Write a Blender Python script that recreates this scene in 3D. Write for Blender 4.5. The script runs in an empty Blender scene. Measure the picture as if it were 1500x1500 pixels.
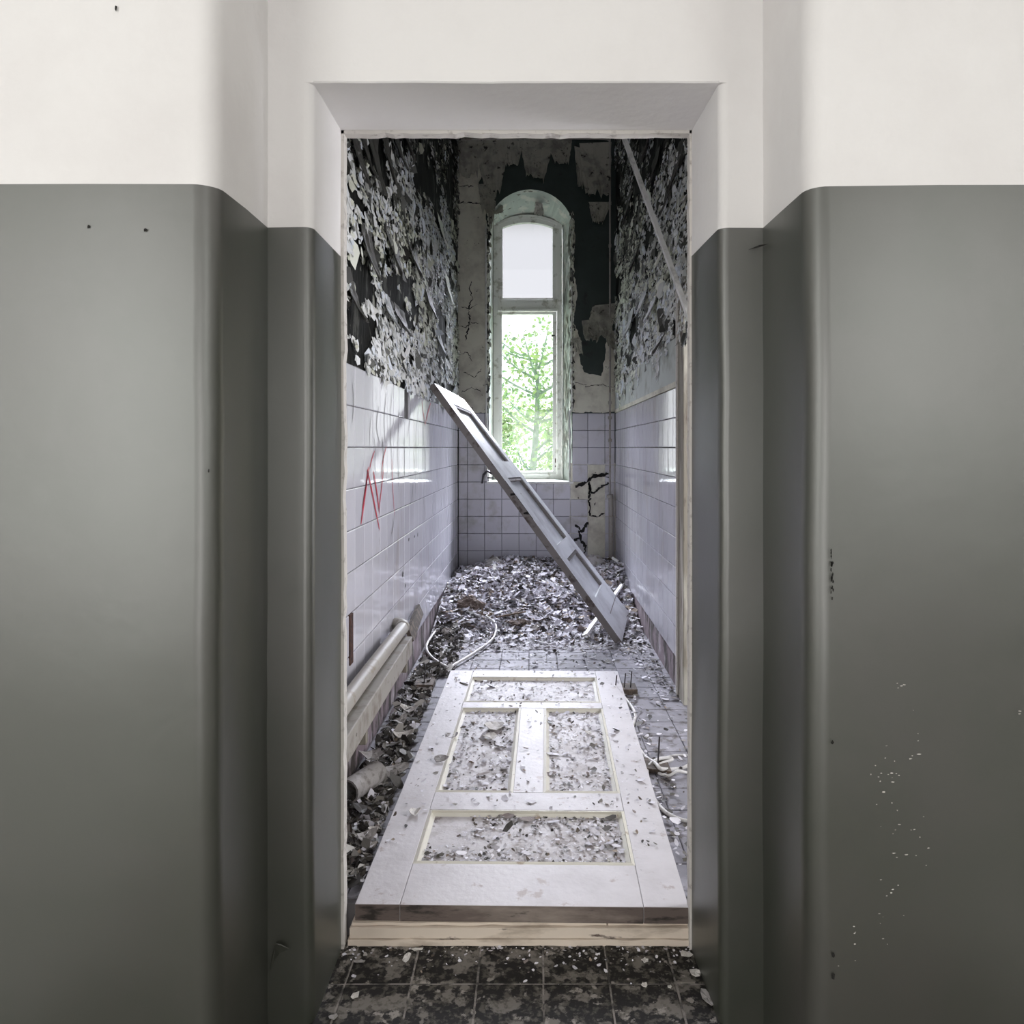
import bpy, math, random
import numpy as np
from mathutils import Vector, Matrix, noise as mnoise
random.seed(7); RNG = np.random.default_rng(7)
S = bpy.context.scene; C = S.collection
# ---------------------------------------------------------------- camera, world, lights, exposure
F, VX, VY, EYE = 1090.0, 782.0, 656.0, 1.298
cd = bpy.data.cameras.new('camera'); cam = bpy.data.objects.new('camera', cd); C.objects.link(cam)
cam.location = (0, 0, EYE); cam.rotation_euler = (math.pi/2, 0, 0)
cd.sensor_width = 36; cd.lens = 36*F/1500; cd.shift_x = (750-VX)/1500; cd.shift_y = -(750-VY)/1500; cd.clip_start = .02
S.camera = cam
vs = S.view_settings; vs.view_transform = 'Standard'; vs.look = 'None'; vs.gamma = 1; vs.exposure = 0; vs.use_curve_mapping = False
w = bpy.data.worlds.new('world'); S.world = w; w.use_nodes = True
bg = w.node_tree.nodes['Background']; bg.inputs[0].default_value = (.97, .98, 1, 1); bg.inputs[1].default_value = 1.7

def light(name, kind, loc, direction, energy, color, **kw):
    d = bpy.data.lights.new(name, kind); d.energy = energy; d.color = color
    for k, v in kw.items(): setattr(d, k, v)
    o = bpy.data.objects.new(name, d); C.objects.link(o); o.location = loc
    o.rotation_euler = Vector(direction).to_track_quat('-Z', 'Y').to_euler(); return o
light('veiled_sun', 'SUN', (0, 12, 8), (-.05, -1, -.84), 62, (.87, .88, 1), angle=math.radians(50))
light('assumed_hall_light', 'AREA', (-2.15, -1.5, 1.6), (0, 1, 0), 45, (.985, 1, .955), shape='RECTANGLE', size=1.5, size_y=2.2)  # assumed left source behind the camera, no window built; gives the dado its sheen
light('assumed_hall_light', 'AREA', (2.1, -1.5, 1.9), (0, 1, 0), 28, (.985, 1, .955), shape='RECTANGLE', size=1.4, size_y=1.6)  # assumed weaker source on the right, an area lamp before the solid hall wall
light('hall_centre_fill', 'AREA', (.0, -1.55, 1.15), (0, 1, 0), 24, (1, .985, .96), shape='RECTANGLE', size=.9, size_y=1.8)  # added fill aimed through the doorway to brighten the end wall
light('side_room_fill', 'AREA', (2.1, 2.45, 1.5), (-1, .55, .15), 75, (.95, .95, 1), shape='RECTANGLE', size=1.0, size_y=1.4)  # added fill in the unseen side room, brightens the left wall and fallen door

# ---------------------------------------------------------------- helpers
def P(px, py, Y): return Vector(((px-VX)*Y/F, Y, EYE+(VY-py)*Y/F))
def FL(px, py, z): return P(px, py, (EYE-z)*F/(py-VY))
def LW(px, py, X=-.655): return P(px, py, X*F/(px-VX))

def link(o, parent=None):
    C.objects.link(o)
    if parent: o.parent = parent
    return o
def mesh(name, v, f, mats, parent=None, mi=None, smooth=False):
    m = bpy.data.meshes.new(name); m.from_pydata([tuple(p) for p in v], [], [tuple(q) for q in f])
    for x in (mats if isinstance(mats, (list, tuple)) else [mats]): m.materials.append(x)
    if mi is not None: m.polygons.foreach_set('material_index', np.array(mi, dtype=np.int32))
    if smooth: m.polygons.foreach_set('use_smooth', [True]*len(m.polygons))
    m.update(); return link(bpy.data.objects.new(name, m), parent)
def tag(o, label=None, cat=None, group=None, kind=None):
    if label: o['label'] = label
    if cat: o['category'] = cat
    if group: o['group'] = group
    if kind: o['kind'] = kind
    return o
def thing(name, loc, label, cat, group=None, kind=None):
    o = bpy.data.objects.new(name, None); C.objects.link(o); o.location = loc; o.empty_display_size = .05
    return tag(o, label, cat, group, kind)
def boxvf(lo, hi):
    (a, b, c), (d, e, f) = lo, hi
    v = [(a,b,c),(d,b,c),(d,e,c),(a,e,c),(a,b,f),(d,b,f),(d,e,f),(a,e,f)]
    return v, [(0,3,2,1),(4,5,6,7),(0,1,5,4),(1,2,6,5),(2,3,7,6),(3,0,4,7)]
def merge(parts):
    V, Fs = [], []
    for v, f in parts:
        n = len(V); V += list(v); Fs += [tuple(i+n for i in q) for q in f]
    return V, Fs
def box(name, lo, hi, mat, parent=None, bevel=0):
    o = mesh(name, *boxvf(lo, hi), mat, parent)
    if bevel:
        b = o.modifiers.new('b', 'BEVEL'); b.width = bevel; b.segments = 2
    return o
def catmull(pts, n=8):
    pts = [Vector(p) for p in pts]; q = [2*pts[0]-pts[1]]+pts+[2*pts[-1]-pts[-2]]; out = []
    for i in range(1, len(q)-2):
        p0, p1, p2, p3 = q[i-1:i+3]
        for k in range(n):
            t = k/n
            out.append(.5*((2*p1)+(p2-p0)*t+(2*p0-5*p1+4*p2-p3)*t*t+(3*p1-p0-3*p2+p3)*t**3))
    return out+[pts[-1]]
def tubevf(pts, r, sides=8, cap=True):
    V, Fs = [], []; up = None; n = len(pts)
    for i, p in enumerate(pts):
        d = (pts[min(i+1, n-1)]-pts[max(i-1, 0)]).normalized()
        if up is None: up = d.orthogonal().normalized()
        up = (up-d*up.dot(d)).normalized(); s = d.cross(up)
        rr = r[i] if isinstance(r, (list, tuple)) else r
        for k in range(sides):
            a = 2*math.pi*k/sides; V.append(p+(up*math.cos(a)+s*math.sin(a))*rr)
    for i in range(n-1):
        for k in range(sides):
            k2 = (k+1) % sides; Fs.append((i*sides+k, i*sides+k2, (i+1)*sides+k2, (i+1)*sides+k))
    if cap: Fs += [tuple(range(sides))[::-1], tuple(range((n-1)*sides, n*sides))]
    return V, Fs
def tube(name, pts, r, mat, parent=None, sides=8, n=8, smooth=True):
    p = catmull(pts, n) if n else [Vector(q) for q in pts]
    return mesh(name, *tubevf(p, r, sides), mat, parent, smooth=smooth)
def beamvf(a, b, wd, th, side=(0, 1, 0)):
    a, b = Vector(a), Vector(b); d = (b-a).normalized(); s = Vector(side); s = (s-d*s.dot(d)).normalized(); t = d.cross(s)
    v = [p+s*wd/2*i+t*th/2*j for p in (a, b) for i, j in ((-1,-1),(1,-1),(1,1),(-1,1))]
    return v, [(0,1,2,3),(7,6,5,4),(0,4,5,1),(1,5,6,2),(2,6,7,3),(3,7,4,0)]

# ---------------------------------------------------------------- materials
def ramp(nt, stops, interp='LINEAR'):
    r = nt.nodes.new('ShaderNodeValToRGB'); cr = r.color_ramp; cr.interpolation = interp
    while len(cr.elements) < len(stops): cr.elements.new(.5)
    for e, (p, c) in zip(cr.elements, stops): e.position = p; e.color = (*c, 1)
    return r
def mat(name, color, rough=.7, spec=.5, coat=0, noise=None, second=None, bump=0, bscale=60, coat_rough=.1, stretch=(1,1,1), island=None, metal=0, detail=6, objrand=0, ior=1.5):
    """color: base; second=(color, lo, hi): noise patches of it at scale `noise`; island: colour stops by flake"""
    m = bpy.data.materials.new(name); m.use_nodes = True; nt = m.node_tree; N = nt.nodes; L = nt.links
    b = N['Principled BSDF']; b.inputs['IOR'].default_value = ior; b.inputs['Base Color'].default_value = (*color, 1); b.inputs['Roughness'].default_value = rough
    b.inputs['Specular IOR Level'].default_value = spec; b.inputs['Coat Weight'].default_value = coat; b.inputs['Coat Roughness'].default_value = coat_rough
    b.inputs['Metallic'].default_value = metal
    tc = N.new('ShaderNodeNewGeometry'); mp = N.new('ShaderNodeMapping'); mp.inputs['Scale'].default_value = stretch
    L.new(tc.outputs['Position'], mp.inputs['Vector'])
    src = None
    if island:
        r = ramp(nt, island, 'CONSTANT'); L.new(tc.outputs['Random Per Island'], r.inputs[0]); src = r.outputs[0]
    if second:
        for i, (c2, lo, hi, sc) in enumerate(second):
            n = N.new('ShaderNodeTexNoise'); n.inputs['Scale'].default_value = sc; n.inputs['Detail'].default_value = detail; n.inputs['Roughness'].default_value = .62
            off = N.new('ShaderNodeVectorMath'); off.operation = 'ADD'; off.inputs[1].default_value = (i*7.3, i*3.1, i*5.7)
            L.new(mp.outputs[0], off.inputs[0]); L.new(off.outputs[0], n.inputs['Vector'])
            r = ramp(nt, [(lo, (0,0,0)), (hi, (1,1,1))]); L.new(n.outputs[0], r.inputs[0])
            mx = N.new('ShaderNodeMix'); mx.data_type = 'RGBA'; mx.inputs[6].default_value = (*color, 1); mx.inputs[7].default_value = (*c2, 1)
            L.new(r.outputs[0], mx.inputs[0])
            if src: L.new(src, mx.inputs[6])
            src = mx.outputs[2]
    if objrand:
        oi = N.new('ShaderNodeObjectInfo'); mr = N.new('ShaderNodeMapRange'); mr.inputs[3].default_value = 1-objrand; mr.inputs[4].default_value = 1+objrand*.3
        L.new(oi.outputs['Random'], mr.inputs[0]); h = N.new('ShaderNodeHueSaturation'); h.inputs['Color'].default_value = (*color, 1)
        L.new(mr.outputs[0], h.inputs['Value'])
        if src: L.new(src, h.inputs['Color'])
        src = h.outputs[0]
    if src: L.new(src, b.inputs['Base Color'])
    if bump:
        n = N.new('ShaderNodeTexNoise'); n.inputs['Scale'].default_value = bscale; n.inputs['Detail'].default_value = 5
        L.new(mp.outputs[0], n.inputs['Vector']); bp = N.new('ShaderNodeBump'); bp.inputs['Distance'].default_value = bump; bp.inputs['Strength'].default_value = 1
        L.new(n.outputs[0], bp.inputs['Height']); L.new(bp.outputs[0], b.inputs['Normal'])
        if coat: L.new(bp.outputs[0], b.inputs['Coat Normal'])
    return m
M = {}
M['white'] = mat('white_limewash', (.80, .782, .777), .8, .3, second=[((.74,.715,.71), .45, .75, 2)], bump=.002, bscale=25)
M['dado'] = mat('grey_green_gloss_paint', (.030, .034, .023), .42, .5, ior=2.2, second=[((.042,.041,.034), .42, .7, 2.2), ((.024,.03,.018), .5, .8, 5)], bump=.0012, bscale=7)
M['lip'] = mat('broken_plaster_edge', (.62, .59, .56), .9, second=[((.35,.32,.3), .55, .7, 40)])
M['tile'] = mat('white_glazed_tile', (.66, .65, .71), .07, .6, second=[((.52,.48,.45), .58, .8, 4), ((.35,.33,.28), .66, .82, 13)], bump=.0006, bscale=14, stretch=(1,1,.35), objrand=.10)
M['backtile'] = mat('dull_white_tile', (.58, .57, .62), .25, .5, second=[((.36,.34,.32), .52, .75, 5)], objrand=.12)
M['grout'] = mat('dark_grout_bed', (.085, .08, .078), .9)
M['ftile'] = mat('dusty_floor_tile', (.24, .23, .26), .68, .35, second=[((.42,.40,.45), .48, .7, 6), ((.09,.075,.07), .54, .66, 17)], bump=.001, bscale=60, objrand=.18)
M['htile'] = mat('black_worn_floor_tile', (.016, .014, .013), .75, .3, second=[((.20,.18,.16), .53, .57, 13), ((.33,.30,.27), .60, .64, 22), ((.10,.09,.075), .5, .62, 55)], bump=.0015, bscale=70, objrand=.2)
M['bounce'] = mat('pale_bounce_floor', (.42, .41, .39), .5, second=[((.30,.29,.27), .5, .66, 3)])  # pale reflector surface, added to brighten the lower dado
M['fgrout'] = mat('floor_grout', (.17, .16, .165), .9)
M['hgrout'] = mat('pale_grout', (.30, .27, .25), .9, second=[((.06,.055,.05), .45, .6, 20)])
M['mould'] = mat('dark_bare_plaster', (.010, .010, .009), .9, .2, second=[((.07,.07,.063), .55, .60, 9), ((.34,.34,.30), .63, .67, 14)], stretch=(1,1,.4), bump=.006, bscale=30)  # near-black plaster with random grey and pale patches
M['green'] = mat('dark_green_old_paint', (.020, .034, .028), .6, second=[((.035,.05,.045), .45, .7, 4), ((.008,.008,.007), .6, .75, 9)])
M['cream'] = mat('cream_plaster', (.70, .68, .57), .85, .3, second=[((.46,.43,.36), .45, .7, 6), ((.05,.045,.035), .66, .70, 19)], bump=.004, bscale=22)
M['reveal'] = mat('grey_green_window_reveal', (.38, .42, .38), .7, second=[((.52,.52,.46), .5, .6, 9), ((.13,.12,.10), .6, .68, 15)], bump=.003, bscale=20)
M['skirt'] = mat('stained_skirting', (.22, .17, .19), .8, second=[((.05,.04,.035), .48, .56, 12), ((.42,.38,.40), .55, .65, 9)], stretch=(1,1,.4), bump=.003)
M['palebit'] = mat('paint_flake_pale', (.6,.6,.58), .6, .4, island=[(0,(.80,.80,.78)),(.25,(.66,.67,.65)),(.45,(.86,.87,.88)),(.66,(.40,.40,.38)),(.75,(.78,.82,.88)),(.9,(.66,.66,.56))])
M['creambit'] = mat('paint_flake_cream', (.5,.5,.4), .6, .4, island=[(0,(.76,.78,.66)),(.3,(.60,.61,.50)),(.55,(.84,.85,.76)),(.85,(.35,.35,.28))])
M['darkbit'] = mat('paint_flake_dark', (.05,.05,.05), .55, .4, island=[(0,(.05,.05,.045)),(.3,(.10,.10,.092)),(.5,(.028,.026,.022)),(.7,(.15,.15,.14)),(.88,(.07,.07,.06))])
M['chip'] = mat('rubble_chip', (.5,.5,.5), .75, .3, island=[(0,(.72,.70,.75)),(.22,(.52,.50,.54)),(.4,(.82,.80,.85)),(.62,(.26,.22,.21)),(.7,(.62,.60,.65)),(.86,(.10,.08,.065)),(.94,(.3,.24,.19))])
M['darkchip'] = mat('dirty_chip', (.2,.2,.2), .6, .4, island=[(0,(.07,.065,.06)),(.3,(.15,.14,.13)),(.5,(.035,.03,.027)),(.68,(.30,.28,.26)),(.8,(.10,.09,.075)),(.95,(.55,.53,.5))])
M['heap'] = mat('rubble_dust', (.42, .40, .42), .95, second=[((.62,.60,.65), .47, .6, 14), ((.07,.055,.05), .55, .63, 20)], bump=.02, bscale=50)
M['wood'] = mat('flaking_white_door_paint', (.57, .54, .555), .55, .5, second=[((.46,.43,.44), .45, .7, 4), ((.40,.34,.33), .62, .68, 17), ((.16,.13,.12), .69, .73, 34)], bump=.0012, bscale=50)
M['panel'] = mat('dirty_door_panel', (.52, .49, .50), .6, second=[((.33,.29,.28), .48, .62, 9), ((.13,.10,.09), .6, .66, 28), ((.66,.64,.67), .55, .7, 6)], bump=.002, bscale=60)
M['mould_w'] = mat('door_moulding_cream', (.68, .65, .57), .5, second=[((.45,.38,.30), .6, .68, 24)])
M['rawedge'] = mat('raw_brown_door_edge', (.13, .10, .09), .8, second=[((.30,.25,.22), .5, .7, 12), ((.035,.028,.025), .55, .65, 30)], stretch=(.25,1,1))
M['pine'] = mat('bare_pine_strip', (.72, .62, .53), .7, second=[((.35,.28,.22), .52, .7, 14), ((.10,.07,.06), .64, .69, 30)], stretch=(.3,1,1))
M['leanwood'] = mat('white_door_paint_blue_sheen', (.80, .82, .85), .42, .5, second=[((.50,.50,.52), .45, .7, 4), ((.20,.17,.15), .68, .72, 25)])  # white gloss paint with its blue-grey reflection put into the base colour
M['lath'] = mat('white_lath', (.86, .84, .82), .5, second=[((.5,.48,.45), .5, .7, 15)])
M['post'] = mat('weathered_jamb', (.26, .235, .19), .8, second=[((.12,.09,.07), .55, .63, 20), ((.55,.53,.46), .5, .66, 9)], stretch=(1,1,.15), bump=.002)
M['darkwood'] = mat('dark_rotten_wood', (.06, .045, .035), .8, second=[((.16,.12,.09), .5, .65, 30)])
M['rust'] = mat('rust', (.075, .03, .02), .85, second=[((.02,.012,.01), .5, .6, 40)])
M['steel'] = mat('dark_nail', (.06, .055, .06), .5, metal=.6)
M['cable'] = mat('grey_white_cable', (.66, .64, .63), .5, second=[((.36,.34,.33), .5, .65, 30)])
M['pipe'] = mat('cream_pipe_paint', (.37, .345, .31), .55, second=[((.28,.24,.19), .56, .64, 16)])
M['frame'] = mat('window_frame_paint', (.74, .74, .70), .5, second=[((.40,.39,.33), .55, .66, 14)])
M['straw'] = mat('root_fibre', (.30, .22, .16), .9, island=[(0,(.30,.22,.15)),(.4,(.12,.08,.05)),(.7,(.45,.36,.27))])
M['red'] = mat('red_spray_paint', (.50, .035, .06), .5)
M['drip'] = mat('dark_dried_drip', (.06, .055, .05), .6)
M['black'] = mat('hole_black', (.012, .011, .010), .9)
M['leaf'] = mat('spring_leaf', (.30,.50,.22), .6, island=[(0,(.24,.34,.15)),(.3,(.30,.42,.20)),(.6,(.16,.26,.15)),(.8,(.34,.42,.18))])
M['bark'] = mat('grey_bark', (.20, .25, .22), .9, second=[((.32,.37,.33), .5, .65, 6)])
M['grass'] = mat('pale_grass', (.10, .14, .08), .9, second=[((.07,.11,.05), .5, .65, 2)])
def glassmat(name, tint, gloss=.06, translucent=0):
    m = bpy.data.materials.new(name); m.use_nodes = True; nt = m.node_tree; N = nt.nodes; L = nt.links; N.remove(N['Principled BSDF'])
    t = N.new('ShaderNodeBsdfTransparent'); t.inputs[0].default_value = (*tint, 1); g = N.new('ShaderNodeBsdfGlossy'); g.inputs['Roughness'].default_value = .03
    mx = N.new('ShaderNodeMixShader'); mx.inputs[0].default_value = gloss; L.new(t.outputs[0], mx.inputs[1]); L.new(g.outputs[0], mx.inputs[2]); last = mx
    if translucent:
        tr = N.new('ShaderNodeBsdfTranslucent'); tr.inputs[0].default_value = (.8,.8,.82,1); m2 = N.new('ShaderNodeMixShader'); m2.inputs[0].default_value = translucent
        L.new(mx.outputs[0], m2.inputs[1]); L.new(tr.outputs[0], m2.inputs[2]); last = m2
    L.new(last.outputs[0], N['Material Output'].inputs[0]); return m
M['glass'] = glassmat('clear_window_glass', (.93,.96,.95)); M['milk'] = glassmat('milky_window_glass', (.35,.35,.355), .03, .02)

# ---------------------------------------------------------------- flakes
def flakes(name, pos, a, b, n, w, h, curl, mi, mats, parent=None, lift=0, curl2=None, K=7):
    """irregular bent chips: pos centre, a/b tangents, n normal; curl bends the -b end out along n"""
    pos, a, b, n = (np.asarray(x, float) for x in (pos, a, b, n)); k = len(pos)
    a = np.broadcast_to(a, (k,3)); b = np.broadcast_to(b, (k,3)); n = np.broadcast_to(n, (k,3))
    w = np.broadcast_to(w, k); h = np.broadcast_to(h, k); curl = np.broadcast_to(curl, k)
    c2 = np.zeros(k) if curl2 is None else np.broadcast_to(curl2, k)
    th = (np.arange(K)[None]+RNG.uniform(-.35, .35, (k,K)))*2*np.pi/K; r = RNG.uniform(.6, 1.15, (k,K))
    U = np.concatenate([np.zeros((k,1)), np.cos(th)*r], 1); Vv = np.concatenate([np.zeros((k,1)), np.sin(th)*r], 1)
    out = lift+curl[:,None]*((1-Vv)/2)**2*h[:,None]+c2[:,None]*U**2*w[:,None]
    X = pos[:,None]+a[:,None]*(U*w[:,None]/2)[...,None]+b[:,None]*(Vv*h[:,None]/2)[...,None]+n[:,None]*out[...,None]
    v = X.reshape(-1,3); base = np.arange(k)[:,None]*(K+1); i = np.arange(K)
    fs = np.stack([np.broadcast_to(base, (k,K)), base+1+i, base+1+(i+1) % K], -1).reshape(-1,3)
    m = bpy.data.meshes.new(name); m.from_pydata(v.tolist(), [], fs.tolist())
    for x in mats: m.materials.append(x)
    m.polygons.foreach_set('material_index', np.repeat(np.asarray(mi, dtype=np.int32), K)); m.update()
    return link(bpy.data.objects.new(name, m), parent)
def randframe(k, tilt, normal=(0,0,1)):
    """random frames about `normal` with tilt spread"""
    n = np.array(normal, float)+RNG.normal(0, tilt, (k,3)); n /= np.linalg.norm(n, axis=1)[:,None]
    t = RNG.normal(0, 1, (k,3)); t -= n*(t*n).sum(1)[:,None]; t /= np.linalg.norm(t, axis=1)[:,None]
    return t, np.cross(n, t), n
def fbm(x, y, z=0, s=1): return mnoise.fractal(Vector((x*s, y*s, z*s)), 1.0, 2.0, 4)

# ---------------------------------------------------------------- dimensions
XL, XR, YB, YF, ZC = -.668, .718, 6.498, 1.96, 4.15; FZ = .085
Y1, Y2, Y3 = 1.394, 1.67, 1.924; DZ = 1.79; HZ = 3.3
# ---------------------------------------------------------------- front wall with doorway
def arc(cx, cy, r, a0, a1, n=7): return [(cx+r*math.cos(math.radians(a0+(a1-a0)*i/n)), cy+r*math.sin(math.radians(a0+(a1-a0)*i/n))) for i in range(n+1)]
def pier(sgn, xo, xi1, xi2, xi3):
    """plan outline of one jamb, given for the left side and mirrored by sgn"""
    r1, r2 = .042, .022
    pts = [(xo, Y1)]
    for k in range(1, 12): pts.append((xo+(xi1-r1-xo)*k/12, Y1+.0015*math.sin(k*2.1)))
    pts += arc(xi1-r1, Y1+r1, r1, -90, 0)
    pts += [(xi1, Y1+(Y2-Y1)*.55), (xi1, Y2)]
    pts += arc(xi2-r2, Y2+r2, r2, -90, 0)
    pts += [(xi3, Y3), (xi3-.002, YF), (xo, YF)]
    return [(sgn*x, y) for x, y in pts]
def pier_mesh(pts, flip, off, xi2s):
    zs = [0]+[DZ*k/24 for k in range(1, 25)]+[DZ+.001]+[DZ+(2.118-DZ)*k/4 for k in range(1, 5)]+[2.1181]+[2.118+(HZ-2.118)*k/5 for k in range(1, 6)]; n = len(pts); V, Fs, mi = [], [], []
    for j, z in enumerate(zs):
        for i, (x, y) in enumerate(pts):
            zz = z+(.003*fbm(x*3+off, y*3, 0)*2 if j in (24, 25) else 0)
            d = 0 if i in (0, n-1, n-2) else .0035*fbm(x+off, y, z, 2.5)
            d *= max(0, min(1, (2.05-z)/.2))
            if z > 2.118 and y > Y2-.03: x, y = (xi2s if y > Y2-.001 and abs(x) < abs(xi2s)+.03 else x), (Y2 if y < Y2+.03 else y)
            V.append((x+d*(-1 if flip else 1)*.6, y+d, zz))
    for j in range(len(zs)-1):
        for i in range(n):
            i2 = (i+1) % n; q = (j*n+i, j*n+i2, (j+1)*n+i2, (j+1)*n+i); Fs.append(q[::-1] if flip else q); mi.append(0 if j < 24 else (0 if j == 24 else 1))
    return V, Fs, mi
WF = thing('wall_front', (0, Y2, 0), 'hall wall around the doorway, white above and glossy grey-green below', 'wall', kind='structure'); WF.location = (0,0,0)
for sgn, args, off in ((1, (-3.0, -.597, -.496, -.498), 0), (-1, (-3.0, -.514, -.416, -.408), 9)):
    v, f, mi = pier_mesh(pier(sgn, *args), sgn < 0, off, args[2]*sgn)
    o = mesh('jamb', v, f, [M['dado'], M['white']], WF, mi, smooth=True)
    e = o.modifiers.new('e', 'EDGE_SPLIT'); e.split_angle = math.radians(40)
lz = 2.118
lv, lf = [], []
xs = [-.496+.912*k/16 for k in range(17)]
for x in xs:
    d = .002*fbm(x, 3, 0, 5)
    for y, z in ((Y2, HZ), (Y2, 2.3), (Y2, lz+.003+d), (Y2+.003, lz+d), ((Y2+Y3)/2, lz), (YF, lz), (YF, HZ)): lv.append((x, y, z))
for i in range(16):
    for k in range(7): lf.append((i*7+k, i*7+(k+1) % 7, (i+1)*7+(k+1) % 7, (i+1)*7+k))
mesh('lintel', lv, lf, M['white'], WF)
# recessed wall above the lintel up to the ceiling and inside
lip = []
def strip(p0, p1, wd, dp, n=40, seed=0, ax=(1,0,0)):
    V, Fs = [], []; p0, p1, ax = Vector(p0), Vector(p1), Vector(ax)
    for i in range(n+1):
        p = p0.lerp(p1, i/n); q = wd*(1+.45*mnoise.noise(Vector((seed, i*.9, 0)))+.3*mnoise.noise(Vector((seed, i*.23, 4))))
        for a, b in ((0,0),(q,0),(q,dp),(0,dp)): V.append(p+ax*a+Vector((0, b, 0)))
    for i in range(n):
        for k in range(4): Fs.append((4*i+k, 4*i+(k+1) % 4, 4*i+4+(k+1) % 4, 4*i+4+k))
    Fs += [(0,1,2,3), tuple(4*n+k for k in (3,2,1,0))]
    return V, Fs
T1 = mesh('trim_1', *merge([strip((-.499, Y3-.002, .0), (-.499, Y3-.002, lz), .0085, .03, 60, 1), strip((.409, Y3-.002, .0), (.409, Y3-.002, lz), .0065, .03, 60, 2, (-1,0,0)),
    strip((-.499, Y3-.002, lz+.001), (.409, Y3-.002, lz+.001), .009, .03, 40, 3, (0,0,-1))]), M['lip'])
tag(T1, 'thin broken pale plaster edge around the inside of the doorway', 'plaster edge', kind='structure')
# marks on the hall walls: two screw holes, chipped spots
def spot(px, py, rx, rz, mt, Yp=Y1, n=9):
    c = P(px, py, Yp-.0035); a = [(c.x+rx*math.cos(t*2*math.pi/n)*random.uniform(.5,1.2), c.y-.001, c.z+rz*math.sin(t*2*math.pi/n)*random.uniform(.5,1.2)) for t in range(n)]
    return a, [tuple(range(n))]
dark = [spot(130,332,.004,.004,0), spot(213,337,.004,.005,0)]+[spot(1219+random.uniform(-2,2), 802+random.random()**.8*78, random.uniform(.0008,.0022), random.uniform(.002,.006), 0) for _ in range(22)]
dark += [spot(1219,1087,.003,.004,0), spot(1220,1398,.004,.006,0), spot(1220,1430,.004,.008,0), spot(306,690,.0015,.005,0), spot(170,12,.003,.006,0)]
mesh('chipped_hole', *merge(dark), M['black'], WF)['kind'] = 'stuff'
ps = []
for cx, cy, n, s in ((1295,1130,14,30), (1330,1090,8,35), (1310,1215,10,40), (1290,1330,10,45), (1260,1380,5,30), (1345,1250,8,50), (1320,1005,4,10), (1495,1043,2,3)):
    for _ in range(n):
        r = random.uniform(.0006,.0016); ps.append(spot(cx+random.gauss(0,s*.5), cy+random.gauss(0,s*.6), r*random.uniform(.8,3), r, 0, n=6))
mesh('paint_chip', *merge(ps), M['lip'], WF)['kind'] = 'stuff'
cv = [P(391+3*math.sin(k), 0, 1).x for k in range(2)]
# cobweb scraps in the reveal corner
def webscrap(pts): return [tuple(p) for p in pts], [tuple(range(len(pts)))]
mesh('cobweb', *webscrap([P(398,1400,1.662), P(404,1382,1.655), P(412,1383,1.655), P(424,1390,1.65), P(409,1397,1.655), P(401,1408,1.660), P(393,1432,1.664)]), M['dado'], WF)
mesh('paint_crack', *webscrap([P(1096,366,1.655), P(1112,359,1.655), P(1126,357,1.60), P(1113,362,1.652)]), M['black'], WF)

# ---------------------------------------------------------------- hall shell and adjacent room shell
fh = thing('floor_hall', (0,0,0), 'dark worn tiled hall floor in front of the threshold', 'floor', kind='structure')
box('screed', (-3, -1.6, -.06), (3, YF+.02, .0005), M['hgrout'], fh)
for sx in (-1, 1): box('bounce_strip', (min(sx*1.15, sx*3), -1.6, .0), (max(sx*1.15, sx*3), Y1+.02, .003), M['bounce'], fh)  # out-of-view pale strips put in to bounce light onto the dado
ch = box('ceiling_hall', (-3.05, -1.65, HZ), (3.05, YF+.0, HZ+.1), M['white']); tag(ch, 'white hall ceiling above the doorway wall', 'ceiling', kind='structure')
for nm, lo, hi, lb in (('wall_hall_back', (-3.05,-1.7,0), (3.05,-1.6,HZ), 'white hall wall behind the viewpoint'), ('wall_hall_left', (-3.1,-1.7,0), (-3.0,YF,HZ), 'white hall end wall far left'), ('wall_hall_right', (3.0,-1.7,0), (3.1,YF,HZ), 'white hall end wall far right')):
    o = mesh(nm, *boxvf(lo, hi), M['white']); tag(o, lb, 'wall', kind='structure')
o = mesh('wall_side_room', *merge([boxvf((2.2,YF,0), (2.3,3.9,ZC)), boxvf((.82,3.72,0), (2.3,3.82,ZC)), boxvf((.718,YF-.05,-.05), (2.3,3.82,.0)), boxvf((.9,YF-.1,0), (2.3,YF,ZC))]), M['cream'])
tag(o, 'plain plaster walls of the side room through the right doorway', 'wall', kind='structure')
# tile prototype (unit size, thickness 1): chamfered
def tile_mesh(name, mt, ch=.02):
    v = [(-.5,-.5,0),(.5,-.5,0),(.5,.5,0),(-.5,.5,0)]+[(x*.5,y*.5,.75) for x, y in ((-1,-1),(1,-1),(1,1),(-1,1))]+[(x*(.5-ch),y*(.5-ch),1) for x, y in ((-1,-1),(1,-1),(1,1),(-1,1))]
    f = [(i,(i+1) % 4,4+(i+1) % 4,4+i) for i in range(4)]+[(4+i,4+(i+1) % 4,8+(i+1) % 4,8+i) for i in range(4)]+[(8,9,10,11)]
    m = bpy.data.meshes.new(name); m.from_pydata(v, [], f); m.materials.append(mt); m.update(); return m
TM = {k: tile_mesh('tile_'+k, M[k]) for k in ('tile', 'backtile', 'ftile', 'htile')}
def tile(kind, c, ax, ay, n, sx, sy, th, parent, wob=.0025):
    o = bpy.data.objects.new('tile', TM[kind]); C.objects.link(o); o.parent = parent
    m = Matrix((Vector(ax), Vector(ay), Vector(n))).transposed().to_4x4()
    m = m@Matrix.Rotation(random.gauss(0, wob), 4, 'X')@Matrix.Rotation(random.gauss(0, wob), 4, 'Y')
    o.matrix_local = Matrix.Translation(Vector(c))@m@Matrix.Diagonal((sx, sy, th, 1))
    return o
TS, G = .15, .0028
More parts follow.
